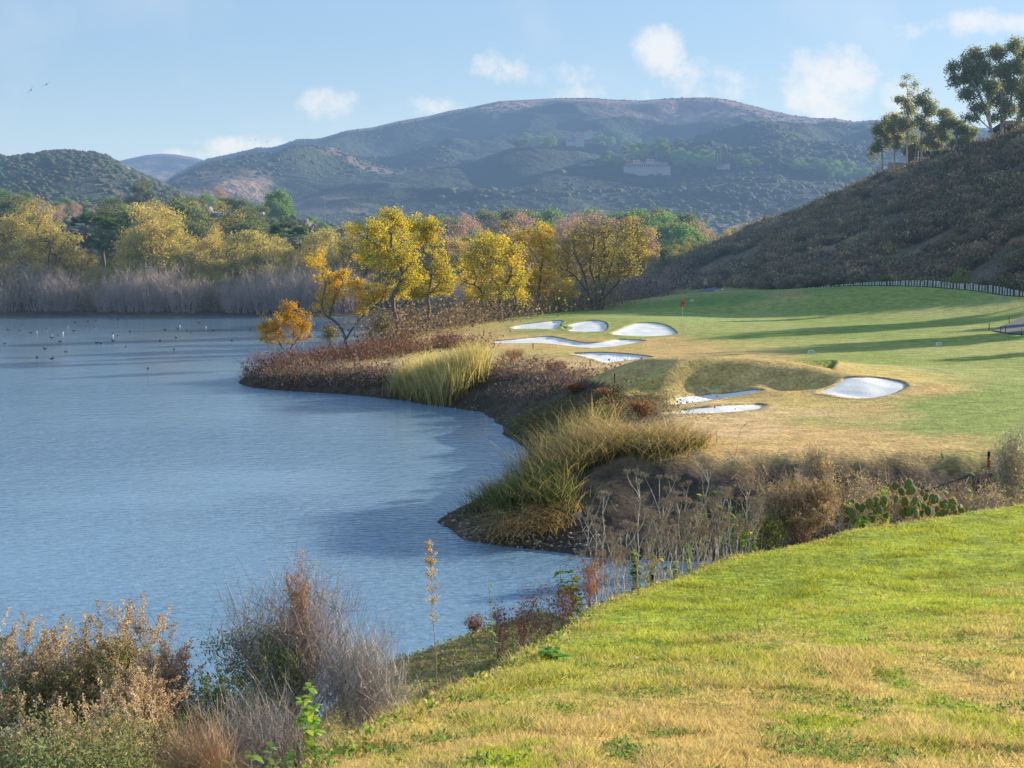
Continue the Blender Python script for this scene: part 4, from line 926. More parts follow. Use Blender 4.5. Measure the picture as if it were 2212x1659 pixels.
for px, py, d, w_, h_, mt, lb, lines in [(662, 296.5, 243, 2.6, 4.0, M_white, 'small white notice board left of the grey box', 4), (671, 297, 243, 2.8, 2.8, M_grey, 'small grey box sign behind the green', 1), (716.5, 292.5, 262, 3.6, 2.6, M_white, 'white notice board beside the far cart path', 3), (722.5, 292.5, 235, 2.2, 1.4, M_white, 'low white marker on the ridge behind the flag', 1)]:
    p = backsign(px, py, d); s_ = d / F; t = thing('notice_sign', lb, 'sign', p)
    g0 = 1.2 * s_ if px != 722.5 else .1
    mk('post', [box(0, 0, -.3, .07, .07, g0 + .35)], M_grey, t); mk('board', [box(0, 0, g0, w_ * s_, .07, h_ * s_)], mt, t)
    mk('text', [box(0, -.045, g0 + h_ * s_ * (k + .6) / (lines + .6), w_ * s_ * .7, .012, h_ * s_ * .07) for k in range(lines)], M_grey if mt is M_white else M_white, t)

# ------------------------------------------------------------------ cart paths
def strip(name, near, far_, mat, dz=.05, curb=None):
    n = 30; A = smoothpoly(near, 8, False)[:, :2]; B = smoothpoly(far_, 8, False)[:, :2]
    tt = np.linspace(0, 1, n)
    def rs(P): 
        L_ = np.concatenate([[0], np.cumsum(np.linalg.norm(np.diff(P, axis=0), axis=1))]); return np.column_stack([np.interp(tt * L_[-1], L_, P[:, 0]), np.interp(tt * L_[-1], L_, P[:, 1])])
    A, B = rs(A), rs(B); m = 7; G = np.array([A + (B - A) * k / (m - 1) for k in range(m)])
    Zg = hh(G[..., 0].ravel(), G[..., 1].ravel()).reshape(m, n) + dz
    V = np.concatenate([G, Zg[..., None]], -1).reshape(-1, 3); I_ = np.arange(m * n).reshape(m, n)
    Q = np.stack([I_[:-1, :-1], I_[:-1, 1:], I_[1:, 1:], I_[1:, :-1]], -1).reshape(-1, 4)
    return struct(name, npmesh(name, V, Q, None, None, mat, True)), G, Zg
strip('cart_path', [hit(993, 331, 90, 230), hit(1006, 333.5, 90, 230), hit(1024, 335, 90, 230), hit(1060, 337, 90, 230)], [hit(994, 330, 90, 230), hit(1008, 324, 90, 230), hit(1024, 318.5, 90, 230), hit(1060, 312, 90, 230)], M_asph, .09)
_, G, Zg = strip('cart_path', [Pd(692, 292, 262), Pd(702, 291.5, 268), Pd(716, 291, 272)], [Pd(693, 291, 264), Pd(704, 287, 285), Pd(717, 284.5, 300)], M_asph, .30)
strip('cart_path', [Pd(px, 290, np.interp(px, [830, 849, 926, 975, 1024], [217, 214, 206, 199, 191])) for px in (835, 880, 926, 975, 1024, 1070)], [Pd(px, 290, np.interp(px, [830, 849, 926, 975, 1024], [217, 214, 206, 199, 191]) + 4.5) for px in (835, 880, 926, 975, 1024, 1070)], M_asph, .10)
# ------------------------------------------------------------------ log palisade
FT = np.array([(740, 290.5), (803, 288.8), (830, 286.2), (868, 282.3), (926, 280.6), (940, 282), (951, 283.2), (974, 284.2), (1002.5, 287.2), (1024, 292.6), (1040, 297)])
t = thing('log_fence', 'long low palisade of pale weathered upright logs at the foot of the brown hill', 'fence', (0, 0, 0))
rng = np.random.default_rng(12); px = 800.0; k = 0
pl = box(0, 0, 0, 1, 1, 1)
while px < 1034 and k < 100:
    d = np.interp(px, [740, 830, 849, 926, 975, 1024], [236, 224, 220, 212, 205, 197]) + .8
    w_ = .26 * (.8 + .4 * rng.random()); tp = Pd(px, np.interp(px, FT[:, 0], FT[:, 1]) - .9 * rng.random() + .3, d)
    c = .85 + .3 * rng.random()
    V, Q, _ = tubes([[0, 0, -2.6, rng.normal() * .04, 0, 0, w_ * .5, w_ * .46]], 6, (1, 1, 1), 0)
    cap_ = np.array([[6, 7, 8, 9], [6, 9, 10, 11]]); Q = np.concatenate([Q, cap_])
    o = link('log_post', npmesh('log_post', V, Q, None, None, M_wood), t); o.location = tuple(tp); k += 1
    px += (w_ + .06 + .08 * rng.random()) / (d / F) * 1.12
t2 = thing('log_fence', 'short dark run of upright logs behind the tall arched sign', 'fence', (0, 0, 0))
for i in range(14):
    d = 318; tp = Pd(688 + i * 2.1, 281.6 - rng.random() * .5 - i * .03, d); V, Q, _ = tubes([[0, 0, -2.4, 0, 0, 0, .16, .15]], 6, (1, 1, 1), 0); Q = np.concatenate([Q, cap_])
    o = link('log_post', npmesh('log_post', V, Q, None, None, M_wood), t2); o.location = tuple(tp)

# ------------------------------------------------------------------ trees drawn from their outlines
def pxtree(name, label, base, d, stems, blobs, K, nl, lsize, pal, bark, seed, deep=.8, group=None, z=None, **kw):
    p = Pd(base[0], base[1], d); gz = float(hh(p[0], p[1])[0]) if z is None else z; s = d / F; rng = np.random.default_rng(seed)
    dz0 = gz - p[2]
    def loc(q, wob=.0): return np.array([(q[0] - base[0]) * s, rng.normal() * wob, (base[1] - q[1]) * s + (0 if q[1] > base[1] - 2 else -dz0)])
    st = []
    for si, sm in enumerate(stems):
        P = [loc(q, .0 if i == 0 and si == 0 else .35) for i, q in enumerate(sm)]
        if si == 0: P[0] = np.array([0, 0, -.3])
        st.append(P)
    bl = [(loc(b, .5 * s * max(b[2], b[3])), (b[2] * s, b[2] * s * deep, b[3] * s), b[2] * b[3]) for b in blobs]
    t = thing(name, label, 'tree', (p[0], p[1], gz), group)
    tm, cm = tree_mesh(name, st, bl, K, nl, lsize, pal, bark, seed, **kw)
    link('trunk', tm, t)
    if cm: link('crown', cm, t)
    return t
B5 = lambda X, Y: (250 + X / 5.53, 175 + Y / 5.53)
def bb(L_): return [(*B5(a, b), c / 5.53, d / 5.53) for a, b, c, d in [(a, b, c * 1.18, d * 1.18) for a, b, c, d in L_]]
def bs(L_): return [[B5(*q) for q in s] for s in L_]
pT1 = hit(307, 358, 100, 200)
pxtree('willow_tree', 'small rounded orange willow leaning out over the lake at the spit tip', (307, 358), pT1[1], bs([[(315, 1012), (270, 992), (215, 985), (185, 965), (150, 900), (130, 840)], [(215, 985), (235, 930), (245, 860), (235, 780)], [(240, 940), (280, 880), (300, 820)]]),
       bb([(220, 740, 45, 45), (215, 800, 75, 70), (140, 830, 70, 55), (275, 790, 60, 60), (250, 870, 85, 60), (120, 880, 70, 45), (170, 900, 80, 40), (300, 860, 35, 60)]), 130, 7600, .105, ORANGE, (.22, .16, .11), 101, sig=.24, ntw=900, twl=.5, r_tip=.014, step=.45, twr=.006)
pT2 = hit(347, 347, 100, 220)
pxtree('willow_tree', 'forked orange yellow willow leaning left over the water from the spit', (347, 347), pT2[1], bs([[(535, 955), (515, 880), (470, 810), (420, 770), (400, 700), (420, 600), (380, 500)], [(530, 905), (570, 850), (620, 780), (690, 725), (740, 680), (755, 620), (700, 570), (630, 520)], [(440, 790), (470, 690), (520, 600)], [(690, 725), (680, 660), (650, 610)]]),
       bb([(370, 450, 45, 40), (400, 510, 60, 50), (430, 580, 60, 45), (500, 620, 70, 50), (450, 660, 70, 45), (400, 720, 40, 50), (600, 600, 45, 35), (640, 660, 70, 50), (640, 730, 45, 35), (720, 640, 45, 40), (770, 600, 25, 35), (520, 560, 40, 30), (610, 470, 35, 25)]), 150, 8200, .15, ORANGE[:2] + GOLD, (.15, .12, .095), 102, sig=.33, ntw=900, twl=.6, r_tip=.021, step=.7)
pT3 = hit(396, 337, 100, 240)
pxtree('willow_tree', 'tall crooked yellow green willow, tallest of the spit trees', (396, 337), pT3[1], bs([[(805, 898), (815, 820), (795, 740), (795, 670), (830, 600), (850, 540), (815, 470), (790, 400), (790, 320), (800, 240)], [(850, 545), (790, 440), (700, 380), (620, 340)], [(850, 540), (900, 480), (905, 420)], [(810, 470), (700, 440), (640, 470)], [(840, 560), (750, 560), (680, 520), (630, 500)]]),
       bb([(780, 235, 60, 35), (760, 290, 90, 45), (680, 300, 80, 40), (600, 320, 60, 35), (540, 350, 40, 22), (840, 300, 60, 60), (730, 380, 110, 50), (640, 400, 60, 40), (880, 420, 60, 50), (800, 460, 90, 45), (720, 500, 80, 40), (870, 510, 70, 45), (640, 480, 50, 35), (900, 590, 50, 50), (830, 650, 50, 40)]), 190, 12500, .155, GOLDG + [(.50, .42, .06)], (.17, .135, .105), 103, sig=.36, ntw=900, twl=.7, r_tip=.024, step=.9)
pT4 = hit(427, 331, 100, 260)
pxtree('willow_tree', 'slender twisting yellow green willow right of the tallest spit tree', (427, 331), pT4[1], bs([[(978, 858), (990, 760), (985, 680), (1000, 600), (1000, 540), (965, 500), (985, 450), (1010, 460), (965, 420), (985, 340), (960, 260)], [(1000, 560), (1060, 500), (1090, 460)], [(985, 670), (1040, 610), (1080, 560)], [(1000, 600), (930, 560), (890, 580)]]),
       bb([(930, 240, 55, 25), (980, 280, 60, 40), (1010, 340, 50, 50), (940, 350, 50, 35), (1060, 480, 60, 50), (1080, 560, 60, 50), (1050, 640, 60, 40), (930, 560, 60, 50), (910, 620, 60, 40), (980, 620, 60, 40), (1020, 420, 40, 30), (940, 660, 50, 30), (900, 290, 35, 35), (1090, 620, 40, 50)]), 150, 9800, .16, GOLDG + [(.52, .42, .06)], (.18, .14, .11), 104, sig=.36, ntw=700, twl=.7, r_tip=.021, step=.9)
pT5 = hit(501, 320.5, 120, 260)
pxtree('willow_tree', 'broad golden willow with dark forked trunks left of the upper bunkers', (501, 320.8), pT5[1], bs([[(1395, 810), (1365, 760), (1330, 710), (1290, 690), (1280, 640)], [(1385, 790), (1385, 700), (1380, 640), (1340, 560), (1330, 480)], [(1385, 660), (1440, 560), (1450, 480)], [(1330, 710), (1260, 620), (1200, 600)], [(1400, 800), (1470, 720), (1450, 640), (1410, 590)]]),
       bb([(1330, 370, 90, 45), (1260, 420, 80, 60), (1400, 400, 80, 50), (1210, 500, 70, 60), (1330, 480, 110, 60), (1460, 450, 60, 60), (1190, 600, 60, 60), (1280, 580, 90, 60), (1400, 580, 90, 70), (1490, 560, 55, 80), (1330, 660, 90, 40), (1450, 660, 60, 50), (1230, 670, 60, 35), (1500, 660, 40, 50)]), 200, 11500, .18, GOLD + GOLDG + OLIVE[:1], (.12, .09, .075), 105, sig=.4, ntw=500, twl=.8, r_tip=.03, step=1.0)
pxtree('willow_tree', 'bright yellow willow with a slanting dark limb right of the broad golden one', (541, 312), 214, bs([[(1600, 745), (1580, 660), (1545, 600)], [(1600, 745), (1595, 640), (1605, 560), (1590, 470), (1530, 390), (1480, 350)], [(1605, 560), (1620, 440), (1600, 340)], [(1600, 640), (1660, 560)]]),
       bb([(1600, 320, 75, 50), (1520, 360, 70, 50), (1470, 340, 40, 30), (1640, 380, 60, 60), (1560, 450, 80, 60), (1640, 490, 60, 60), (1520, 540, 60, 60), (1600, 580, 80, 60), (1660, 620, 50, 60), (1540, 650, 60, 50), (1620, 700, 70, 40)]), 170, 10500, .18, GOLD + ORANGE[:1] + [(.66, .50, .06)], (.13, .10, .08), 106, sig=.4, ntw=400, twl=.8, r_tip=.026, step=1.0, z=3.0)
pT7 = hit(597, 311, 150, 260)
pxtree('sycamore_tree', 'large half bare olive brown tree with many spreading stems', (597, 311), 216, bs([[(1915, 755), (1910, 680), (1905, 600), (1880, 500), (1900, 380), (1890, 300)], [(1925, 755), (1950, 660), (1980, 560), (2010, 450), (2030, 340)], [(1905, 755), (1880, 680), (1830, 600), (1770, 540), (1720, 520)], [(1940, 755), (1960, 680), (1930, 560), (1960, 440), (1950, 320)], [(1930, 700), (2030, 600), (2080, 480)], [(1880, 690), (1850, 560), (1800, 440), (1780, 340)]]),
       bb([(1880, 310, 80, 50), (1800, 360, 80, 60), (1960, 330, 80, 60), (1740, 450, 60, 70), (1850, 450, 100, 60), (1980, 440, 90, 60), (2060, 420, 60, 80), (1760, 540, 60, 40), (1900, 540, 90, 50), (2030, 540, 80, 50), (2110, 520, 40, 50), (2080, 320, 60, 50)]), 230, 7200, .17, OLIVE + [(.42, .32, .10), (.36, .30, .08)], (.13, .10, .085), 107, sig=.5, ntw=3600, twl=1.3, r_tip=.026, step=1.1, twr=.014, z=3.6)
pxtree('willow_tree', 'orange yellow tree half hidden right of the bare many stemmed tree', (636, 304), 262, [[(636, 304), (634, 280), (630, 255), (634, 230)]], [(630, 222, 8, 6), (640, 236, 8, 8), (626, 240, 8, 8), (636, 255, 10, 9), (628, 268, 8, 8), (644, 250, 6, 6), (618, 262, 6, 8)], 80, 5200, .24, GOLD + OLIVE, (.13, .10, .08), 108, sig=.6, ntw=500, twl=1, r_tip=.04, step=1.3)
pxtree('willow_tree', 'low orange willow in front of the bright yellow one', (560, 312), 212, [[(560, 312), (558, 300), (556, 290)]], [(560, 292, 9, 8), (570, 298, 9, 7), (552, 300, 8, 6), (566, 284, 5, 4)], 60, 4200, .17, ORANGE[:2] + OLIVE, (.13, .10, .08), 109, sig=.45, ntw=500, twl=.8, r_tip=.02, step=.9)
for i, (px, py, w_, h_, lb) in enumerate([(414, 332, 16, 22, 'leafless grey shrub between the two slender lakeside willows'), (444, 326, 22, 34, 'leafless tangled small tree left of the broad golden willow'), (470, 322, 18, 26, 'low bare brown shrub under the broad golden willow'), (383, 340, 16, 26, 'bare dark sapling left of the tallest spit tree'), (330, 350, 14, 26, 'thin bare bush standing on the spit left of the leaning willow'), (525, 316, 16, 20, 'low olive shrub between the golden willows')]):
    p = hit(px, py, 100, 260); s = p[1] / F
    rng = np.random.default_rng(300 + i); t = thing('bare_shrub', lb, 'shrub', p)
    st = [[(0, 0, -.1), (rng.normal() * w_ * s * .2, 0, h_ * s * .4), (rng.normal() * w_ * s * .35, 0, h_ * s * .75)] for _ in range(4)]
    tm, cm = tree_mesh('bare_shrub', st, [((0, 0, h_ * s * .6), (w_ * s * .6, w_ * s * .6, h_ * s * .42), 1)], 60, 500 if i > 1 else 250, .14, OLIVE, (.20, .155, .13), 300 + i, sig=.3, ntw=900, twl=.7, r_tip=.012, step=.5, twr=.008)
    link('stems', tm, t); link('leaves', cm, t)

# eucalyptus on the ridge
ed = [(882.6, 174, 316, [(882, 173), (881, 155), (880, 135)], [(880, 130, 8, 7), (875, 146, 5, 7), (888, 140, 6, 8), (873, 156, 3, 4), (884, 122, 4, 4)], 'slim eucalyptus at the far left of the ridge group'),
      (895, 168, 312, [(895, 168), (894, 150), (893, 130)], [(893, 122, 7, 8), (897, 134, 7, 7), (889, 130, 5, 6), (899, 144, 6, 5)], 'bushy eucalyptus second from the left on the ridge'),
      (906.6, 166, 308, [(907, 166), (906, 140), (906, 110), (904, 80)], [(904, 79.5, 2.6, 2.2), (902, 87, 1.6, 2), (912, 88, 3, 2.6), (908, 95, 2.5, 3), (899, 103, 6, 5), (907, 110, 8, 8), (903, 125, 9, 8), (911, 138, 7, 7)], 'eucalyptus with a thin spire top, tallest of the ridge group'),
      (923, 164, 304, [(923, 164), (921, 140), (924, 115), (923, 98)], [(923, 94, 5, 3.5), (921, 102, 8, 6), (927, 110, 8, 7), (920, 122, 8, 8), (928, 130, 7, 7), (922, 142, 8, 5)], 'full eucalyptus right of the thin spire'),
      (914, 166, 314, [(914, 166), (915, 150), (914, 140)], [(915, 146, 6, 6), (909, 150, 5, 5), (920, 150, 5, 4)], 'low eucalyptus tucked between the spire and the full one'),
      (941, 157, 298, [(941, 157), (943, 140), (943, 120)], [(943, 115, 6, 4), (945, 123, 8, 6), (938, 131, 7, 6), (946, 138, 6, 5)], 'mid sized eucalyptus in front of the ridge house'),
      (951, 155, 296, [(951, 155), (955, 142), (958, 130)], [(955, 124, 5, 4), (960, 131, 7, 5), (965, 140, 6, 5), (955, 143, 5, 4), (971, 133, 4, 5)], 'spreading pale trunked eucalyptus right of the ridge house'),
      (932, 161, 302, [(932, 161), (933, 148), (934, 138)], [(934, 133, 5, 5), (930, 141, 4, 4), (937, 146, 4, 3)], 'narrow eucalyptus before the left end of the ridge house')]
for i, (bx_, by_, d, st, bl, lb) in enumerate(ed):
    pxtree('eucalyptus_tree', lb, (bx_, by_), d, [st], bl, 80, 4600 if i != 4 else 2000, .25, EUC, BK_PALE, 400 + i, sig=.5, ntw=200, twl=.7, r_tip=.03, step=1.0, twr=.02)
for i, (bx_, by_, d, sts, bl, lb) in enumerate([
    (993.5, 144, 279, [[(993.5, 144), (990, 130), (984, 112), (975, 90), (965, 75)], [(992, 136), (988, 110), (985, 85), (985, 65)], [(990, 130), (978, 118), (968, 105)]], [(950, 73, 3.5, 9), (962, 66, 6, 8), (975, 58, 8, 8), (972, 78, 11, 9), (985, 70, 8, 8), (985, 90, 11, 9), (968, 95, 8, 8), (980, 108, 10, 6), (972, 118, 7, 4), (954, 82, 4, 5)], 'giant eucalyptus with leaning pale trunk on the ridge top'),
    (1003, 143, 284, [[(1003, 143), (1002, 120), (1000, 95), (998, 65)], [(1002, 125), (1010, 100), (1012, 75)]], [(995, 54, 8, 7), (1008, 50, 8, 7), (1000, 72, 10, 9), (1010, 88, 9, 9), (998, 98, 9, 8), (1015, 70, 7, 9), (1008, 110, 8, 6), (996, 118, 6, 4)], 'giant eucalyptus second from the right on the ridge'),
    (1014, 143, 288, [[(1014, 143), (1018, 120), (1022, 95), (1024, 65)]], [(1022, 58, 9, 11), (1030, 80, 10, 12), (1020, 98, 8, 9), (1036, 52, 9, 9), (1044, 75, 10, 12), (1028, 112, 8, 7), (1018, 124, 5, 4)], 'giant eucalyptus cut by the right frame edge')]):
    pxtree('eucalyptus_tree', lb, (bx_, by_), d, sts, bl, 190, 15000, .25, EUC, BK_PALE, 420 + i, sig=.6, ntw=300, twl=.8, r_tip=.035, step=1.1, twr=.02)
# the trees right of the frame whose long shadows lie over the fairway
EU = []
for i in range(2):
    rng = np.random.default_rng(440 + i)
    EU.append(tree_mesh('eucalyptus', [[(0, 0, 0), (.4, 0, 6), (.2, .5, 12), (0, 0, 16)], [(.4, 0, 5), (1.8, 0, 10)]], [((0, 0, 15), (3, 3, 2.4), 1), ((1.6, .4, 12), (2.8, 2.8, 2), 1), ((-1.4, 0, 11), (2.4, 2.4, 2), 1), ((.3, .3, 8.6), (2.2, 2.2, 1.6), .7)], 90, 6500, .3, EUC, BK_PALE, 440 + i, sig=.5, ntw=200, r_tip=.035, step=1.1))
for i, (x, y, s) in enumerate([(74, 152, .9), (79, 159, 1.05), (90, 186, .8), (96, 190, .95), (86, 172, .6), (104, 197, 1.0), (64, 128, .55), (112, 205, .9), (88, 213, .45)]):
    t = thing('eucalyptus_tree', 'tall eucalyptus at the right of the fairway throwing long shadows over it', 'tree', (x, y, float(hh(x, y)[0]) - .1), 'eucalyptus trees right of the fairway'); t.scale = (s, s, s); t.rotation_euler = (0, 0, i * 1.3)
    link('trunk', EU[i % 2][0], t); link('crown', EU[i % 2][1], t)

# bushes at the hill foot
for i, (px, py, w_, h_, pal, lb) in enumerate([(960, 283, 24, 26, [(.30, .34, .13), (.26, .30, .12), (.36, .36, .16)], 'pale sunlit leafy bush at the hill foot behind the log palisade'), (930, 281, 18, 14, DKGREEN, 'dark green bush at the hill foot left of the pale one'), (905, 282, 18, 12, DKGREEN, 'dark rounded bush at the hill foot above the middle of the palisade'),
        (884, 281, 16, 13, [(.10, .13, .04), (.20, .22, .05)], 'yellow green tipped bush at the hill foot'), (862, 283, 18, 13, DKGREEN, 'dark low bush at the left part of the palisade'), (840, 285, 18, 12, [(.06, .08, .04), (.09, .10, .05)], 'grey green bush where the palisade begins'), (985, 284, 18, 16, DKGREEN, 'dark bush right of the pale sunlit one'), (1010, 288, 20, 18, DKGREEN + [(.10, .12, .05)], 'dark bush at the frame edge behind the palisade'),
        (815, 287, 16, 9, [(.10, .08, .06), (.07, .07, .045)], 'brown low bush left of the palisade'), (893, 268, 10, 9, [(.05, .12, .03)], 'small bright green bush on the lower hillside'), (921, 262, 10, 8, [(.05, .13, .03), (.08, .15, .04)], 'small green bush higher on the hillside'), (1016, 262, 18, 10, [(.40, .28, .17), (.34, .24, .15)], 'sunlit tan bush on the right hillside'), (1018, 248, 14, 8, [(.38, .27, .17)], 'upper sunlit tan bush on the right hillside'),
        (880, 163, 8, 6, [(.10, .15, .04)], 'hidden bush'), (860, 200, 1, 1, DKGREEN, 'x')][:13]):
    d = np.interp(px, [815, 849, 926, 975, 1024], [226, 221, 213, 206, 198]) + 2.5 if py > 275 else hit(px, py, 190, 330)[1]
    p = Pd(px, py, d); p[2] = hh(p[0], p[1])[0]; s = d / F; t = thing('hillside_bush', lb, 'bush', p)
    tm, cm = tree_mesh('bush', [[(0, 0, -.1), (0, 0, h_ * s * .35), (.1, 0, h_ * s * .5)]], [((0, 0, h_ * s * .55), (w_ * s * .5, w_ * s * .45, h_ * s * .42), 1), ((w_ * s * .2, 0, h_ * s * .3), (w_ * s * .4, w_ * s * .4, h_ * s * .25), .6), ((-w_ * s * .2, 0, h_ * s * .35), (w_ * s * .4, w_ * s * .4, h_ * s * .3), .6)], 60, 2400, .17, pal, BK_DARK, 500 + i, sig=.28, ntw=150, twl=.5, r_tip=.014, step=.5)
    link('stems', tm, t); link('foliage', cm, t)
for i, (px, py, lb, pal) in enumerate([(937, 173, 'green bush on the lit crest below the ridge house', [(.10, .16, .05), (.14, .20, .06)]), (946, 176, 'second green bush on the crest below the ridge house', [(.08, .13, .04)]), (808, 217, 'yellow green bush low on the crest line', [(.30, .32, .08)]), (786, 208, 'dark evergreen bush standing on the far end of the crest', DKGREEN), (1000, 138, 'leafless bush on the crest beside the upper house', BROWN), (858, 190, 'leafless brown bush midway along the crest', BROWN)]):
    d = float(np.interp((px - 512) / F, HU, HP[:, 2])) - 3; p = Pd(px, py, d); p[2] = hh(p[0], p[1])[0]; t = thing('crest_bush', lb, 'bush', p)
    tm, cm = tree_mesh('bush', [[(0, 0, -.1), (0, 0, .5), (.1, 0, .9)]], [((0, 0, 1.0), (1.3, 1.1, .8), 1)], 40, 1400 if i < 4 else 300, .2, pal, BK_DARK, 530 + i, sig=.3, ntw=300, twl=.6, r_tip=.014, step=.4, twr=.014)
    link('stems', tm, t); link('foliage', cm, t)

# ------------------------------------------------------------------ houses on the ridge
def window(parent, x, y, z, w_, h_, frame=True):
    f = mk('window', [box(x, y, z, w_, .08, .08), box(x, y, z + h_ - .08, w_, .08, .08), box(x - w_ / 2 + .04, y, z + .08, .08, .08, h_ - .16), box(x + w_ / 2 - .04, y, z + .08, .08, .08, h_ - .16)], M_white, parent)
    mk('pane', [box(x, y + .02, z + .08, w_ - .16, .04, h_ - .16)], M_glass, f)
p = Pd(936, 164, 318); s = 318 / F
t = thing('ridge_house', 'long low brown house with a pale railed balcony behind the ridge eucalyptus', 'house', p)
mk('wall', [box(0, 0, -4, 11.5, 7, 6.6), box(4.6, 1.5, 2.6, 4, 5, 1.0)], M_brownw, t)
mk('roof', [gable(0, 0, 2.6, 11.5, 7, 1.7, 0, .6), gable(7.5, 1, 2.9, 5, 6, 1.6, 0, .5)], M_droof, t)
mk('terrace', [box(-.5, -4.6, -4, 12, 2.2, 4.1)], M_brownw, t)
mk('columns', [box(-5.6 + k * 2.8, -5.5, .1, .22, .22, 2.4) for k in range(5)], M_white, t)
mk('railing', [box(-.5, -5.6, .95, 11.6, .08, .10)] + [box(-6.0 + k * .42, -5.6, .1, .06, .06, .85) for k in range(27)], M_white, t)
for x in (-3.8, -1.0, 1.9, 4.4): window(t, x, -3.55, .5, 1.6, 1.5)
p = Pd(906, 168, 313); t = thing('garden_wall', 'low pale garden wall below the ridge eucalyptus trunks', 'wall', p)
mk('masonry', [box(0, 0, -2, 8.0, .4, 3.0)], M_conc, t)
mk('coping', [box(0, 0, 1.0, 8.2, .55, .14)], M_conc, t)
p = Pd(1018, 143, 292); t = thing('ridge_house', 'brown sided house with a dark pitched roof at the right frame edge', 'house', p)
mk('wall', [box(.4, 0, -3, 8.4, 7, 5.6), box(-3.2, 1.0, 2.6, 2.4, 5, .01)], M_brownw, t)
mk('roof', [gable(.4, 0, 2.7, 8.4, 7, 1.8, .1, .8)], M_droof, t)
window(t, 1.0, -3.56, .7, 1.9, 1.4); window(t, -2.2, -3.56, .8, 1.0, 1.2)

# ------------------------------------------------------------------ villas on the mountain
def mhit(px, py, MT=MT1, tmin=.02):
    x, y, z, t = MT; ny, nx_ = x.shape; a, b = ray(px, py); j = np.abs(x[0] / y[0] - a).argmin()
    sl = (z[:, j] - H) / y[:, j]; k = np.where((sl > b) & (t[:, j] > tmin))[0]
    k = k[0] if len(k) else ny // 2
    return np.array([a * y[k, j], y[k, j], z[k, j]])
VL = [(495.5, 117, 6, 3.6, M_cream, 'lone cream house high on the mountain shoulder', 0), (584, 138.5, 17, 7, M_stucco, 'white villa with a square tower on the mountain, highest of the group', 1), (575, 145.5, 18, 6, M_stucco, 'white arcaded villa just below the one with the tower', 0), (600, 138.5, 7, 3, M_stucco, 'small white house right of the tower villa', 0), (636, 150.5, 20, 3, M_tile, 'long terracotta coloured house on the mountain spur', 0),
      (646, 170, 46, 8.5, M_stucco, 'largest pale villa with red roofs spread along the mountain spur', 2), (687, 164.5, 6, 4, M_stucco, 'pale house right of the largest villa', 0), (723, 169, 12, 5, M_stucco, 'tan house among narrow cypresses on the mountain', 0), (850.5, 181, 8, 3, M_stucco, 'low white house near the brown hill crest', 0), (870, 178.5, 6, 3.2, M_stucco, 'red roofed white house beside the brown hill crest', 0), (559, 143, 8, 4, M_stucco, 'stone house at the left of the white villas', 0), (610, 146, 6, 4, M_stucco, 'shaded house below the small white one', 0)]
for i, (px, py, w_, h_, mt, lb, kind) in enumerate(VL):
    p = mhit(px, py); s = p[1] / F; W_, Hh = w_ * s, h_ * s; t = thing('hillside_villa', lb, 'house', p, 'villas scattered over the mountain spur')
    D = min(W_ * .5, 14); rng = np.random.default_rng(700 + i)
    nb_ = 3 if kind == 2 else (2 if w_ > 10 else 1); wl_, rf_ = [], []
    for b in range(nb_ * (2 if kind == 2 else 1)):
        if kind == 2: cx = (-.36 + .145 * b) * W_; bw = W_ * .17; bh = Hh * (.62, .8, .7, .95, .75, .6)[b]; cy = -(b % 2) * 3
        else: cx = (-.25 + .5 * b) * W_ if nb_ == 2 else 0; bw = W_ / nb_ * (.98 if nb_ == 2 else 1); bh = Hh * (.62 if b == 0 else .8); cy = -b * 2
        wl_.append(box(cx, cy, -12, bw, D, 12 + bh)); rf_.append(gable(cx, cy, bh + .05, bw * .98, D, Hh * .2, 0, .5, .3))
    if kind == 1: wl_.append(box(W_ * .34, -3, -6, W_ * .16, W_ * .16, 6 + Hh * 1.05)); rf_.append(gable(W_ * .34, -3, Hh * 1.08, W_ * .16, W_ * .16, Hh * .1, 0, .3, .3))
    if kind == 2: wl_.append(box(0, -D * .8, -12, W_, 3, 12 + Hh * .22)); wl_.append(box(-.04 * W_, -D * .95, -12, W_ * .45, 3, 12 + Hh * .42))
    mk('walls', wl_, mt, t); mk('roofs', rf_, M_tile, t)
    nw = max(3, int(w_ / 2.2)); wn = []
    for q in range(nw): window_x = (-.44 + .88 * (q + .5) / nw) * W_; wn.append(box(window_x, -(D * .95 + 1.7 if kind == 2 else D / 2 + .2 + (2 * (q >= nw / 2) if nb_ > 1 else 0) * 0), Hh * .12, W_ * .42 / nw, .5, Hh * .3))
    for q in wn: mk('window', [q], M_glass, t)
MV = []
rng = np.random.default_rng(33)
def mtree(kind, px, py, h, lab):
    p = mhit(px, py); return plant(kind, p[0], p[1], h, lab, lab, R.randrange(sum(1 for k in PRO if k[0] == kind)), 1.1, z=p[2], sink=.4)
for px, py, n, sx_, sy_, lb in [(540, 143, 16, 26, 6, 'round green tree left of the white mountain villas'), (612, 142, 14, 20, 6, 'round green tree right of the white mountain villas'), (655, 151, 26, 30, 7, 'round green tree above the largest mountain villa'), (695, 164, 20, 22, 6, 'round green tree between the largest villa and the cypresses'), (625, 166, 10, 22, 5, 'round green tree left of the largest mountain villa'), (745, 166, 9, 14, 3, 'round green tree right of the cypresses'), (838, 176, 14, 16, 4, 'pale green tree near the low white house'), (860, 180, 8, 14, 3, 'pale green tree by the red roofed white house'), (820, 172, 10, 30, 3, 'green tree on the right mountain shelf')]:
    for i in range(n): mtree(R.choice(['light', 'light', 'dark']), px + rng.uniform(-1, 1) * sx_, py + rng.uniform(-1, 1) * sy_ + 2, rng.uniform(7, 13), lb)
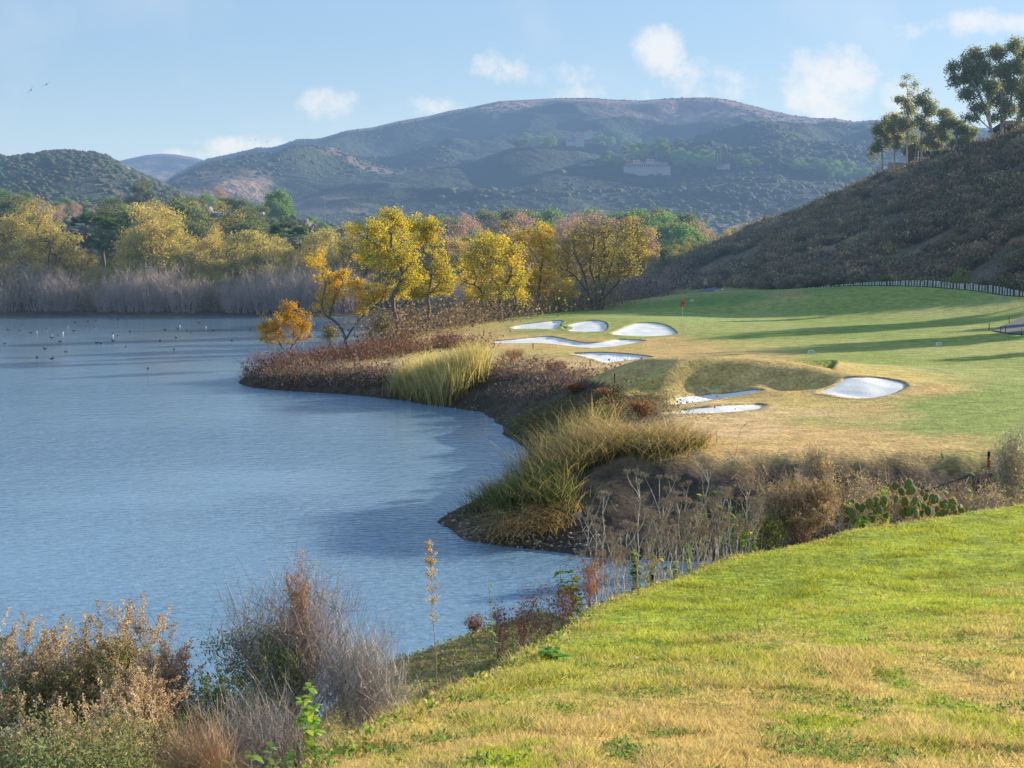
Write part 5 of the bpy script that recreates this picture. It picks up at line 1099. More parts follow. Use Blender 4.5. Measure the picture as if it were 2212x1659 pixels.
for px, py, h in [(716, 170, 16), (719.5, 170.5, 19), (726, 170, 18), (729, 170, 14), (777, 164, 12), (779, 164, 11)]: 
    p = mhit(px, py); plant('cypress', p[0], p[1], h, 'narrow dark cypress beside the tan mountain house' if px < 740 else 'narrow cypress of the lone pair right of the tan house', 'cypresses on the mountain', 0, .8, z=p[2])
# skyline bushes on mountain handled by scrub; the pylon
p = Pd(325, 213, 620); p[2] = hh(p[0], p[1])[0]; hgt = H + (256 - 200) / F * 620 - p[2]
t = thing('power_pole', 'thin pale pylon with slanting guy wires over the far bushes', 'pylon', p)
mk('mast', [rod((0, 0, 0), (0, 0, hgt), .16, r1=.09)], M_steel, t); mk('crossarm', [box(0, 0, hgt - 1.2, 2.2, .12, .15)], M_steel, t)
for q in range(3): mk('guy_wire', [rod((0, 0, hgt - .3 - q), (-11 + q * 1.5, 0, hgt - 13 + q * 1.2), .035, k=4)], M_steel, t)
# boulders
rng = np.random.default_rng(55)
import bmesh as _bm
def rockmesh(seed):
    bm = _bm.new(); _bm.ops.create_icosphere(bm, subdivisions=3, radius=1); r_ = np.random.default_rng(seed); ax = r_.normal(size=(9, 3)); ax /= np.linalg.norm(ax, axis=1, keepdims=True); of = r_.uniform(.5, .85, 9)
    V = np.array([v.co[:] for v in bm.verts]); Fc = [[v.index for v in f.verts] for f in bm.faces]; bm.free()
    for a, o in zip(ax, of): dd = V @ a; V = V - np.maximum(dd - o, 0)[:, None] * a * .9
    V *= (1 + (fbm(V[:, 0] * 3 + seed, V[:, 1] * 3 + V[:, 2] * 2, 1, 3, seed)[:, None] - .5) * .2)
    return npmesh('boulder', V * np.array([1, .8, .65]), None, Fc, None, M_rock)
RK = [rockmesh(i) for i in range(4)]
for i, (px, py, d, s, lb) in enumerate([(207, 210, 430, 3.4, 'pale boulder topping the rocky knoll'), (212, 214, 425, 3.0, 'pale boulder right under the knoll top'), (203, 214, 422, 2.8, 'pale boulder at the left of the knoll'), (220, 216, 424, 3.6, 'broad pale boulder on the right of the knoll'), (228, 219, 420, 2.4, 'small boulder below the knoll'), (18, 216, 380, 2.6, 'boulder on the left edge slope'), (22, 222, 376, 2.2, 'lower boulder on the left edge slope'), (92, 213, 430, 2.2, 'boulder above the three fan palms'), (305, 222, 440, 2.6, 'tan boulder above the pair of palms'), (262, 214, 440, 2.0, 'small boulder among the slope bushes'), (128, 171, 1000, 5, 'pale outcrop on the small left hill'), (120, 167, 1020, 4, 'upper pale outcrop on the small left hill')]):
    p = Pd(px, py, d) if d < 900 else mhit(px, py, MT0)
    if d < 900: g = hh(p[0], p[1])[0]; p[2] = max(g, p[2] - .0 * s); s *= .62
    o = top(link('boulder', RK[i % 4]), lb, 'boulder'); o.location = tuple(p); o.scale = (s, s, s); o.rotation_euler = (0, 0, i * 1.1)

# ------------------------------------------------------------------ water birds, flying birds
def ell(c, r, n=10, m=7):
    th = np.linspace(0, math.pi, m)[:, None]; ph = np.arange(n)[None] * 2 * math.pi / n
    V = np.stack([np.sin(th) * np.cos(ph), np.sin(th) * np.sin(ph), np.cos(th) + 0 * ph], -1).reshape(-1, 3) * np.array(r) + np.array(c); I_ = np.arange(n * m).reshape(m, n)
    Q = np.stack([I_[:-1], I_[1:], np.roll(I_[1:], -1, 1), np.roll(I_[:-1], -1, 1)], -1).reshape(-1, 4); return V, Q, np.ones((len(V), 3))
def duckmesh():
    P = [ell((0, 0, .06), (.24, .12, .10)), ell((.20, 0, .14), (.06, .05, .10)), ell((.23, 0, .24), (.065, .05, .05)), tubes([[-.18, 0, .08, -.34, 0, .15, .06, .015]], 6, (1, 1, 1), 0)]
    return P, [tubes([[.28, 0, .235, .36, 0, .225, .022, .008]], 5, (1, 1, 1), 0)]
DP, DB = duckmesh(); V, Q, C_ = merge(DP); DM = {c: npmesh('body', V, Q, None, None, m_, True) for c, m_ in (('dark', flat('coot_feathers', (.03, .03, .035))), ('white', flat('gull_feathers', (.75, .75, .74))))}
V, Q, C_ = merge(DB); DBk = npmesh('bill', V, Q, None, None, M_cream)
dk = [(20, 331), (31, 333), (47, 329), (52, 338), (58, 336), (74, 331), (86, 327), (95, 327), (113, 334), (118, 336), (130, 332), (45, 349), (60, 342), (37, 358), (52, 359), (97, 343), (101, 344), (113, 341), (160, 341), (165, 330), (176, 338), (178, 329), (187, 331), (191, 333), (199, 323), (203, 325), (213, 331), (232, 341), (22, 326), (8, 330), (75, 322.5), (88, 321.5), (96, 321.5), (118, 320), (126, 347), (148, 369), (174, 350), (250, 330), (262, 327), (140, 325), (5, 344), (66, 352)]
wh = [(37, 332), (63, 333), (68, 327), (113, 335.5), (52, 335), (180, 326), (206, 327)]
for lst, c in ((dk, 'dark'), (wh, 'white')):
    for px, py in lst:
        p = Pz(px, py, 0); d_t = thing('water_bird', 'small dark coot floating on the far half of the lake' if c == 'dark' else 'small white gull floating on the far left of the lake', 'bird', (p[0], p[1], 0.0), 'dark coots floating on the lake' if c == 'dark' else 'white gulls floating on the lake')
        d_t.rotation_euler = (0, 0, R.random() * 6.28); d_t.scale = (.55,) * 3 if c == 'white' else (.9,) * 3; link('body', DM[c], d_t); link('bill', DBk, d_t)
for (px, py, a, lb) in [(31, 90, .9, 'lower of two distant birds gliding in the upper left sky'), (46.5, 84.5, .5, 'upper of two distant birds gliding in the upper left sky'), (256, 139.5, 1.4, 'left one of two tiny birds above the low cloud'), (267, 142, 1.3, 'right one of two tiny birds above the low cloud')]:
    p = Pd(px, py, 170); s = .55 if px < 100 else .35
    t = thing('flying_bird', lb, 'bird', p); t.rotation_euler = (0, -a, .2)
    Vb, Qb, Cb = merge([ell((0, 0, 0), (.12, .3, .1)), tubes([[0, .28, 0, 0, .42, .0, .06, .015]], 5, (1, 1, 1), 0)]); link('body', npmesh('body', Vb * s * 1.3, Qb, None, None, MATS['coot_feathers'], True), t)
    for sg_ in (-1, 1):
        wv_ = np.array([(0, .16, .02), (0, -.14, .02), (.42 * sg_, -.06, .14), (.42 * sg_, .14, .14), (.95 * sg_, -.08, .05), (.95 * sg_, -.02, .05)]) * s * 1.3
        link('wing', npmesh('wing', wv_, [[0, 1, 2, 3], [3, 2, 4, 5]], None, None, MATS['coot_feathers']), t)
# ------------------------------------------------------------------ foreground plants
PALE = (.52, .46, .40)
def plume_flecks(tips, L_, rad, per, size, pal, rng, up=1.2, lean=.5):
    """feathery seed plumes standing on twig ends"""
    n = len(tips); ax = rng.normal(size=(n, 3)) * lean; ax[:, 2] += up; ax /= np.linalg.norm(ax, axis=1, keepdims=True)
    i = np.repeat(np.arange(n), per); t = rng.random(len(i)); Lr = (L_ * (.5 + rng.random(n)))[i]
    r = rad * (1 - t) ** .6 * np.abs(rng.normal(size=len(i))); dr = rng.normal(size=(len(i), 3)); dr /= np.linalg.norm(dr, axis=1, keepdims=True)
    P = tips[i] + ax[i] * (t * Lr)[:, None] + dr * r[:, None]
    cl = pick(pal, n, rng, .2)[i] * .6 + pick(pal, len(i), rng, .3) * .4
    return leaves(P, size, cl, rng, 1.2, .4, None, .35)
def shrub(name, label, px, d, top_py, w_px, nstem=26, K=150, bark=(.26, .20, .16), plume=None, leafs=None, seed=0, cat='shrub', arch=.5, twn=900, twl=.16, group=None, hbase=None, rt=.0022, skew=0, tw=None, sub='plumes', pjit=.0, seg=3, r_pow=.5, keep=None):
    rng = np.random.default_rng(seed); a, b = ray(px, top_py); x = a * d; gz = float(hh(x, d)[0]) if hbase is None else hbase
    zt = H + b * d; h = zt - gz; W_ = w_px * d / F / 2
    t = thing(name, label, cat, (x, d, gz), group); st = []
    for q in range(nstem):
        an = rng.random() * 6.28; r = math.sqrt(rng.random()); tx, ty = math.cos(an) * r * W_, math.sin(an) * r * W_; hq = h * (1 - .35 * r ** 2) * rng.uniform(.62, .98)
        st.append([(tx * .06, ty * .06, -.05), (tx * .35 + skew * .2 * W_, ty * .35, hq * .38), (tx * .75 + skew * .5 * W_, ty * .75, hq * .70), (tx * (1 + arch * .15) + skew * W_, ty, hq * (.95 - arch * .1 * r))])
    segs, cen, tips = grow(st, [((skew * W_ * .5, 0, h * .62), (W_ * .95, W_ * .95, h * .34), 1)], K, rng, step=.18, r_tip=rt, r_pow=r_pow, jit=.25)
    ends = np.concatenate([np.array([s[-1] for s in st]), tips])
    mids = np.concatenate([ends, segs[rng.integers(0, len(segs), len(ends) * 2), 3:6]]); mids = mids[mids[:, 2] > h * .25]
    segs = np.concatenate([segs, twigs(mids, twn, twl, rng, rt * .8, 1.0)])
    V, Q, C = tubes(segs, seg, bark, .3, rng); link('stems', npmesh('stems', V, Q, None, C, M_twig), t)
    if plume:
        pal, per, L_, rad, size = plume; V, Q, C = plume_flecks(mids if pjit else ends, L_, rad, per, size, pal, rng); link(sub, npmesh(sub, V, Q, None, C, M_dry), t)
    if leafs:
        pal, n, size, zr = leafs; m2 = segs[:, 3:6]; m2 = m2[(m2[:, 2] > zr[0] * h) & (m2[:, 2] < zr[1] * h)]
        if keep is not None: m2 = m2[keep(m2 / np.array([W_, W_, h]))]
        P = m2[rng.integers(0, len(m2), n)] + rng.normal(size=(n, 3)) * .035; V, Q, C = leaves(P, size, pick(pal, n, rng, .3), rng, 1.6, .5, None, .3); link('leaves', npmesh('leaves', V, Q, None, C, M_leaf), t)
    return t
TAN = [(.60, .46, .30), (.50, .38, .24), (.70, .55, .36), (.42, .33, .21)]; SAGE = [(.25, .28, .13), (.33, .35, .18), (.19, .22, .10)]
shrub('brickellbush', 'big tan feathery bush with sage green leaves filling the bottom left corner', 22, 12.2, 609, 150, 34, 240, plume=(TAN, 80, .24, .042, .019), leafs=(SAGE, 20000, .022, (.1, .85)), seed=601, twn=2600, pjit=1, bark=(.22, .16, .12))
shrub('brickellbush', 'tallest tan feathery bush at the lower left, second from the frame edge', 118, 12.6, 600, 150, 38, 260, plume=(TAN, 80, .26, .042, .019), leafs=(SAGE, 24000, .022, (.1, .88)), seed=602, twn=2600, pjit=1, bark=(.20, .14, .11))
shrub('brickellbush', 'smaller airy tan bush leaning right beside the tallest one', 165, 12.0, 640, 78, 16, 110, plume=([(.56, .38, .28), (.48, .34, .25)], 70, .24, .038, .018), leafs=(SAGE, 7000, .022, (.1, .8)), seed=603, twn=1200, pjit=1)
shrub('brickellbush', 'tan feathery bush squeezed between the corner bush and the tallest one', 68, 12.9, 622, 110, 26, 180, plume=(TAN, 80, .24, .042, .019), leafs=(SAGE, 9000, .022, (.1, .8)), seed=614, twn=1800, pjit=1, bark=(.22, .16, .12))
shrub('brickellbush', 'low tan bush in front of the tallest feathery one', 140, 11.2, 668, 120, 26, 160, plume=(TAN, 70, .20, .042, .018), leafs=(SAGE, 9000, .022, (.1, .8)), seed=615, twn=1500, pjit=1, bark=(.22, .16, .12))
shrub('brickellbush', 'low tan green bush at the very bottom between the large ones', 75, 9.6, 700, 210, 34, 200, plume=(TAN, 50, .18, .04, .017), leafs=(SAGE, 16000, .020, (.0, .9)), seed=604, twn=1500, pjit=1)
shrub('twiggy_bush', 'grey twiggy half bare bush with a feathery brown spire over the water', 290, 12.4, 574, 140, 30, 190, bark=(.36, .30, .27), plume=([(.52, .36, .27), (.42, .30, .24)], 12, .24, .02, .013), leafs=([(.13, .18, .08), (.20, .24, .09), (.09, .14, .08)], 9000, .022, (.05, .7)), seed=605, twn=3200, twl=.26, keep=lambda q: q[:, 0] < .25, arch=1.0)
shrub('twiggy_bush', 'tall narrow brown plumed stems rising from the grey twiggy bush', 297, 12.3, 553, 26, 7, 50, bark=(.40, .30, .25), plume=([(.55, .36, .25), (.46, .31, .23)], 60, .20, .028, .014), seed=606, twn=250, pjit=1, rt=.002)
shrub('twiggy_bush', 'silver bare branched bush arching right at the turf edge', 358, 12.2, 632, 84, 26, 120, bark=(.48, .42, .37), seed=607, twn=2400, twl=.24, arch=1.4, skew=.15, rt=.0026)
shrub('twiggy_bush', 'dark leafy low bush at the left foot of the grey twiggy one', 225, 13.4, 668, 85, 20, 120, bark=(.20, .16, .14), plume=([(.5, .36, .27)], 10, .2, .02, .013), leafs=([(.07, .12, .06), (.11, .17, .07)], 9000, .028, (.1, .95)), seed=608, twn=900)
shrub('twiggy_bush', 'low spread of grey dead twigs below the grey twiggy bush', 262, 10.9, 705, 120, 22, 90, bark=(.40, .34, .30), seed=609, twn=1800, twl=.25, arch=1.2)
shrub('dry_grass', 'orange tan tangle of dry grass at the bottom beside the tan bushes', 196, 9.4, 722, 60, 30, 60, bark=(.52, .36, .22), seed=610, twn=2600, twl=.22, arch=1.6, rt=.0016, cat='grass')
shrub('green_herb', 'feathery bright green herb along the bottom left edge', 20, 8.6, 726, 90, 22, 60, bark=(.20, .24, .10), leafs=([(.20, .25, .12), (.28, .31, .16)], 5000, .022, (.1, 1)), seed=611, twn=400, cat='herb')
shrub('green_herb', 'feathery bright green herb right of the bottom left one', 62, 8.7, 733, 50, 14, 40, bark=(.20, .24, .10), leafs=([(.20, .25, .12), (.28, .31, .16)], 3500, .022, (.1, 1)), seed=612, twn=300, cat='herb')
shrub('green_herb', 'third feathery green herb below the tan bushes', 118, 8.9, 742, 46, 12, 36, bark=(.20, .24, .10), leafs=([(.22, .26, .12), (.30, .32, .16)], 3000, .022, (.1, 1)), seed=613, twn=300, cat='herb')
# reddish and brown shrubs on the right of the turf edge
shrub('brown_bush', 'rounded purplish brown twiggy bush at the turf edge left of the cactus', 800, 25.6, 478, 84, 34, 220, bark=(.34, .23, .17), plume=([(.50, .36, .26), (.42, .31, .22), (.54, .43, .28)], 34, .18, .05, .024), leafs=([(.24, .23, .10)], 2500, .03, (.4, .95)), seed=620, twn=2200, pjit=1, rt=.0035, twl=.22)
shrub('brown_bush', 'low brown green tangle left of the rounded brown bush', 762, 25.0, 512, 46, 16, 80, bark=(.25, .19, .15), plume=([(.34, .26, .16)], 14, .14, .04, .022), leafs=([(.20, .26, .08), (.4, .4, .08)], 1600, .04, (.2, .95)), seed=621, twn=900, rt=.0035)
for i, (px, d, tp, w_, lb, pal) in enumerate([(548, 18.8, 577, 46, 'dark red dried shrub by the cove, widest of the red ones', [(.24, .06, .045), (.32, .10, .06), (.16, .05, .05)]), (524, 18.2, 589, 26, 'dark red dried shrub left of the widest red one', [(.22, .06, .05), (.30, .10, .07)]), (500, 17.2, 603, 18, 'small dark red weed by the slim leafy sapling', [(.20, .05, .05)]), (474, 16.8, 618, 16, 'tiny dark red weed furthest left on the turf bank', [(.20, .05, .05), (.25, .1, .06)]), (590, 19.6, 556, 20, 'orange red dried shrub among the pale dead stems', [(.42, .13, .05), (.34, .10, .05)]), (566, 19.2, 584, 24, 'red brown weed below the green tobacco shrub', [(.28, .09, .05)])]):
    bpy_ = [611, 614, 622, 632, 600, 605][i]; d = hit(px, bpy_, 8, 40)[1]; d = d if d < 30 else 19.0
    shrub('red_shrub', lb, px, d + .15, tp, w_, 9, 40, bark=(.42, .28, .22), leafs=([tuple(np.array(c) * .7 + np.array((.10, .07, .05)) * .8) for c in pal], 300, .028, (.15, 1)), seed=630 + i, twn=260, twl=.12, rt=.002, group='dried red shrubs on the turf edge')
for i, (px, py, w_, h_, lb) in enumerate([(641, 419, 24, 17, 'rust red shrub on the bank just left of the slim bunkers'), (606, 402, 24, 13, 'rust red shrub on the bank right of the thin stake'), (557, 374, 24, 12, 'rust red shrub on the bank below the long wavy bunker'), (600, 430, 16, 10, 'rust red shrub behind the near reeds'), (575, 392, 20, 8, 'dull red low shrub above the green bank patch'), (512, 362, 30, 12, 'dull red brush between the pale reeds and bunkers')]):
    p = hit(px, py, 66, 190); s = p[1] / F
    shrub('rust_shrub', lb, px, p[1], py - h_, w_, 14, 60, bark=(.25, .13, .09), leafs=([(.34, .16, .09), (.26, .13, .08), (.40, .24, .13)], 900, .075, (.05, 1)), seed=640 + i, twn=500, twl=.32, rt=.006, group='rust red shrubs on the lake bank')

# dead fennel with umbels
def fennel(px_t, py_t, px_b, d, label, seed, n_um=5, col=PALE):
    rng = np.random.default_rng(seed); a, b = ray(px_b, py_t); xb = a * d; gz = float(hh(xb, d)[0]); h = H + b * d - gz; dx = (px_t - px_b) * d / F
    t = thing('dead_fennel', label, 'dead plant', (xb, d, gz), 'dead umbelled stems along the turf edge'); sg, um = [], []
    def path(p, q, r0, r1, n, wob):
        P = [p]; 
        for k in range(1, n + 1): P.append(p + (q - p) * k / n + rng.normal(size=3) * wob * (1 if k < n else .3))
        for k in range(n): sg.append([*P[k], *P[k + 1], r0 + (r1 - r0) * k / n, r0 + (r1 - r0) * (k + 1) / n])
        return P
    for m in range(1 if h < .8 else rng.integers(1, 3)):
        top_ = np.array([dx + rng.normal() * .08 * (m > 0), rng.normal() * .08, h * (1 if m == 0 else rng.uniform(.6, .85))]); P = path(np.array([rng.normal() * .03, 0, -.03]), top_, .009, .005, 7, .022); um.append(P[-1])
        for q in range(n_um + 2):
            k = rng.integers(2, 7); s = P[k]; an = rng.random() * 6.28; L_ = h * rng.uniform(.14, .30); e = s + np.array([math.cos(an) * .55, math.sin(an) * .55, .95]) * L_
            b_ = path(s, e, .006, .003, 3, .012); um.append(b_[-1])
            if rng.random() < .6: an += 1.8; e2 = b_[2] + np.array([math.cos(an) * .5, math.sin(an) * .5, .8]) * L_ * .5; path(b_[2], e2, .003, .002, 2, .005); um.append(e2)
    V, Q, C = tubes(sg, 5, col, .15, rng); link('stems', npmesh('stems', V, Q, None, C, M_twig), t)
    us, fl = [], []
    for u in um:
        R_ = rng.uniform(.05, .10)
        for q in range(13):
            an = q * 2.4; el = rng.uniform(.35, 1.3); e = u + np.array([math.cos(an) * math.cos(el), math.sin(an) * math.cos(el), math.sin(el)]) * R_; us.append([*u, *e, .0022, .0016])
            for _ in range(5): 
                e3 = e + rng.normal(size=3) * .013 + np.array([0, 0, .008]); us.append([*e, *e3, .0015, .001]); fl.append(e3)
    V, Q, C = tubes(us, 3, (.36, .28, .22), .2, rng); P = np.array(fl); lv = leaves(P, .012, pick([(.30, .22, .16), (.38, .30, .22)], len(P), rng), rng, 1, .5)
    V, Q, C = merge([(V, Q, C), lv]); link('umbels', npmesh('umbels', V, Q, None, C, M_twig), t)
FN = [(604, 498, 600, 19.6, 'tall'), (588, 514, 598, 19.8, 'leaning left'), (638, 484, 636, 20.6, 'tall'), (659, 479, 667, 21.6, 'tallest bent'), (708, 470, 705, 22.8, 'tall straight'), (677, 503, 684, 21.8, 'curving left'), (730, 500, 726, 23.2, 'slender'), (749, 489, 748, 23.8, 'slender'), (620, 536, 617, 20.1, 'short'), (656, 523, 655, 21.0, 'short'), (612, 545, 609, 19.9, 'low'), (628, 528, 626, 20.4, 'low'), (646, 540, 645, 20.8, 'low'), (668, 530, 672, 21.2, 'low'), (690, 522, 692, 22.0, 'low'), (697, 508, 698, 22.3, 'mid height'), (716, 515, 714, 22.9, 'mid height'), (738, 520, 736, 23.4, 'low'), (757, 505, 756, 24.1, 'low'), (596, 530, 594, 19.4, 'crooked'), (721, 500, 719, 23.0, 'mid height'), (664, 508, 662, 21.2, 'mid height'), (685, 495, 688, 22.0, 'upright')]
def near_px(px): return 'by the cove water' if px < 612 else ('right of the black leaning stake' if px < 650 else ('in the middle of the dead stems' if px < 690 else ('toward the right of the dead stems' if px < 730 else 'beside the rounded brown bush')))
cnt_ = {}
for i, (a, b, c, d, ad) in enumerate(FN):
    lb = f"{ad} dead umbelled stem {near_px(c)}"; cnt_[lb] = cnt_.get(lb, 0) + 1
    if cnt_[lb] > 1: lb = f"{ad} dead umbelled stem {near_px(c)}, further right"
    fennel(a, b, c, d, lb, 800 + i, 5 if b < 510 else 3)
# plain pale dead stalks between them
rng = np.random.default_rng(850); sg = []
for q in range(240):
    px = rng.uniform(590, 765); d = np.interp(px, [590, 650, 712, 765], [19.6, 21.2, 22.8, 24.4]) + rng.uniform(-.1, 1.2); a, b = ray(px, 500); x = a * d; g = hh(x, d)[0]; hgt = rng.uniform(.25, .95); p = np.array([x, d, g]); ln = rng.normal(size=3) * .16; ln[2] = 1
    for k in range(4): e = p + ln * hgt / 4 + rng.normal(size=3) * .02; sg.append([*p, *e, .007 - .001 * k, .006 - .001 * k]); p = e; ln = ln + rng.normal(size=3) * .12
V, Q, C = tubes(sg, 4, [(.46, .40, .35)] * len(sg), .3, rng); top(link('dead_stalks', npmesh('dead_stalks', V, Q, None, C, M_twig)), 'thicket of thin pale dead stalks between the umbelled stems', 'dead stalks', None, 'stuff')

# leafy tobacco like plants
def leafy(px_t, py_t, px_b, d, nst, nlf, size, pal, label, seed, group=None, zr=.25, wid=.1):
    rng = np.random.default_rng(seed); a, b = ray(px_b, py_t); xb = a * d; gz = float(hh(xb, d)[0]); h = H + b * d - gz; dx = (px_t - px_b) * d / F
    t = thing('leafy_weed', label, 'weed', (xb, d, gz), group); sg, lp, ld = [], [], []
    for m in range(nst):
        top_ = np.array([dx + rng.normal() * wid * (m > 0), rng.normal() * wid, h * (1 if m == 0 else rng.uniform(.55, .95))]); P = smoothpoly([np.zeros(3), top_ * .5 + rng.normal(size=3) * .04, top_], 6, False)
        for k in range(len(P) - 1): sg.append([*P[k], *P[k + 1], .007 * (1 - k / 16), .007 * (1 - (k + 1) / 16)])
        for q in range(nlf):
            tt = zr + (1 - zr) * rng.random() ** .7; s = P[min(int(tt * (len(P) - 1)), len(P) - 1)]; an = q * 2.4 + m; lp.append(s); ld.append([math.cos(an), math.sin(an), .35])
    V, Q, C = tubes(sg, 5, (.26, .30, .14), .15, rng); link('stems', npmesh('stems', V, Q, None, C, M_twig), t)
    P = np.array(lp); Dv = np.array(ld) + rng.normal(size=P.shape) * .3; Dv /= np.linalg.norm(Dv, axis=1, keepdims=True); n = len(P); S_ = size * (.6 + .7 * rng.random(n))[:, None]
    sd_ = np.cross(Dv, [0, 0, 1.]); sd_ /= np.linalg.norm(sd_, axis=1, keepdims=True) + 1e-9; up_ = np.cross(sd_, Dv); rows = []
    for tt, wq in ((0, .03), (.3, .24), (.6, .26), (.85, .13), (1, .01)):
        c_ = P + Dv * S_ * tt - np.array([0, 0, 1.]) * S_ * (.45 * tt * tt); rows.append(np.stack([c_ - sd_ * S_ * wq + up_ * S_ * .06 * (tt > 0), c_ + sd_ * S_ * wq + up_ * S_ * .06 * (tt > 0)], 1))
    V = np.stack(rows, 1).reshape(-1, 3); k = np.arange(4)[None] * 2; i_ = np.arange(n)[:, None] * 10; Q = np.stack([i_ + k, i_ + k + 1, i_ + k + 3, i_ + k + 2], -1).reshape(-1, 4)
    link('leaves', npmesh('leaves', V, Q, None, np.repeat(pick(pal, n, rng, .25), 10, 0), M_leaf, True), t)
    return t
GY = [(.16, .28, .05), (.22, .34, .06), (.62, .56, .05), (.30, .40, .07), (.12, .20, .05)]
for i, a in enumerate([(566, 552, 580, 19.4, 4, 26, .12, GY, 'green and yellow leaved weed at the cove corner, tallest there'), (574, 572, 588, 19.3, 3, 20, .11, GY, 'low yellowing weed beside the black leaning stake'), (632, 547, 638, 20.7, 4, 22, .11, GY, 'green weed with orange yellow leaves among the dead stems'), (655, 552, 652, 21.0, 3, 16, .10, [(.6, .5, .04), (.35, .4, .06)], 'small yellow leaved weed by the second leaning stake'),
        (702, 492, 706, 23.0, 3, 20, .13, GY[:3], 'tall weed with drooping yellow green leaves high over the dark bank'), (718, 488, 722, 23.3, 2, 16, .12, GY[:2], 'bright green tipped tall weed right of the drooping one'), (738, 513, 741, 23.7, 4, 26, .10, GY, 'leafy yellow green weed left of the brown bush'), (752, 520, 752, 24.0, 4, 24, .09, GY[:2] + GY[3:], 'dense green low weed against the brown bush'), (690, 535, 690, 21.9, 3, 18, .09, GY[:2], 'small green weed between dead stalks'),
        (488, 580, 501, 17.2, 1, 20, .085, [(.22, .34, .14), (.30, .42, .16)], 'slim pale green sapling standing alone against the water'), (884, 482, 886, 28.6, 9, 30, .13, [(.62, .58, .04), (.40, .46, .06), (.20, .30, .05)], 'bright yellow green leafy bush behind the cactus'), (860, 512, 864, 26.6, 6, 18, .13, GY[:2] + [(.5, .55, .06)], 'low broad leaved green weed before the cactus'), (773, 520, 780, 25.0, 3, 20, .08, GY, 'green sprigs under the brown bush'), (675, 560, 676, 21.4, 3, 14, .08, GY, 'little green weed at the foot of the dead stems')]):
    leafy(*a[:8], a[8], 900 + i, 'leafy weeds along the turf edge')
leafy(307, 684, 308, 10.6, 3, 60, .085, [(.20, .36, .06), (.28, .44, .08), (.42, .5, .08)], 'upright bright green weed in front of the grey twiggy bush', 920, None, .05, .05)
for i, (px, py, d) in enumerate([(272, 740, 10.0), (292, 745, 9.9), (250, 750, 9.6), (232, 756, 9.4), (345, 735, 10.4), (322, 748, 9.9)]):
    leafy(px, py, px, d, 3, 14, .09, [(.16, .30, .06), (.24, .38, .07)], ['small green rosette between the twiggy bush and the tall weed', 'small green rosette under the tall green weed', 'green leafy weed near the dry grass tangle', 'green leafy weed at the bottom beside the dry tangle', 'green rosette under the silver branches', 'green rosette right of the tall green weed'][i], 930 + i, 'small green weeds at the foot of the bushes', .0, .06)
for i, (px, py, d, lb) in enumerate([(546, 655, 13.6, 'broad leaved dock plant on the turf crest'), (558, 657, 13.5, 'second broad leaved dock plant on the crest')]): leafy(px, py, px, d, 3, 9, .13, [(.16, .32, .05), (.22, .40, .07)], lb, 940 + i, 'dock plants on the crest', 0, .08)
# the lone tall weed with a seedy top
rng = np.random.default_rng(950); d = 16.2; a, b = ray(438, 652); x = a * d; gz = float(hh(x, d)[0]); h = H + ray(429, 536)[1] * d - gz
t = thing('tall_weed', 'single tall thin reddish stalk with a ragged yellow seed head against the water', 'weed', (x, d, gz)); P = [np.array([0, 0, 0])]
for k in range(1, 13): P.append(np.array([-.105 * k / 12 + rng.normal() * .006, rng.normal() * .006, h * k / 12]))
mkc = tubes([[*P[k], *P[k + 1], .006 - .0003 * k, .0057 - .0003 * k] for k in range(12)], 5, (.42, .22, .17), .1, rng); link('stem', npmesh('stem', mkc[0], mkc[1], None, mkc[2], M_twig), t)
sg, fl = [], []
for k in range(110):
    tt = rng.uniform(.45, 1.0) ** .8; c_ = P[int(tt * 12)] if tt < 1 else P[12]; c_ = c_ + np.array([0, 0, rng.uniform(-.05, .05)]); L_ = .03 + .09 * math.sin(min(max((tt - .4) / .6, 0), 1) * 3) ** 1 * rng.random(); an = rng.random() * 6.28; e = c_ + np.array([math.cos(an) * .7, math.sin(an) * .7, .8]) * L_; sg.append([*c_, *e, .0018, .0012]); fl += [e + rng.normal(size=3) * .012 for _ in range(6)]
V, Q, C = tubes(sg, 3, (.45, .34, .22), .2, rng); lv = leaves(np.array(fl), .018, pick([(.55, .44, .20), (.62, .50, .26), (.48, .32, .16)], len(fl), rng), rng); V, Q, C = merge([(V, Q, C), lv]); link('seed_head', npmesh('seed_head', V, Q, None, C, M_dry), t)

# leaning stakes
for (px, py, d, h_, ln, lb) in [(601, 597, 19.6, .22, .10, 'black topped grey stake leaning by the cove'), (654, 583, 21.0, .19, -.14, 'grey leaning stake in the middle of the turf edge'), (765, 549, 24.5, .16, -.06, 'short grey stake under the brown bush')]:
    p = Pd(px, py, d); p[2] = hh(p[0], p[1])[0]; t = thing('leaning_stake', lb, 'stake', p, 'old short stakes on the turf edge'); t.rotation_euler = (0, ln, 0)
    mk('post', [rod((0, 0, -.1), (0, 0, h_ * .7), .018)], M_grey, t); mk('cap', [rod((0, 0, h_ * .7), (0, 0, h_), .02)], M_black, t)
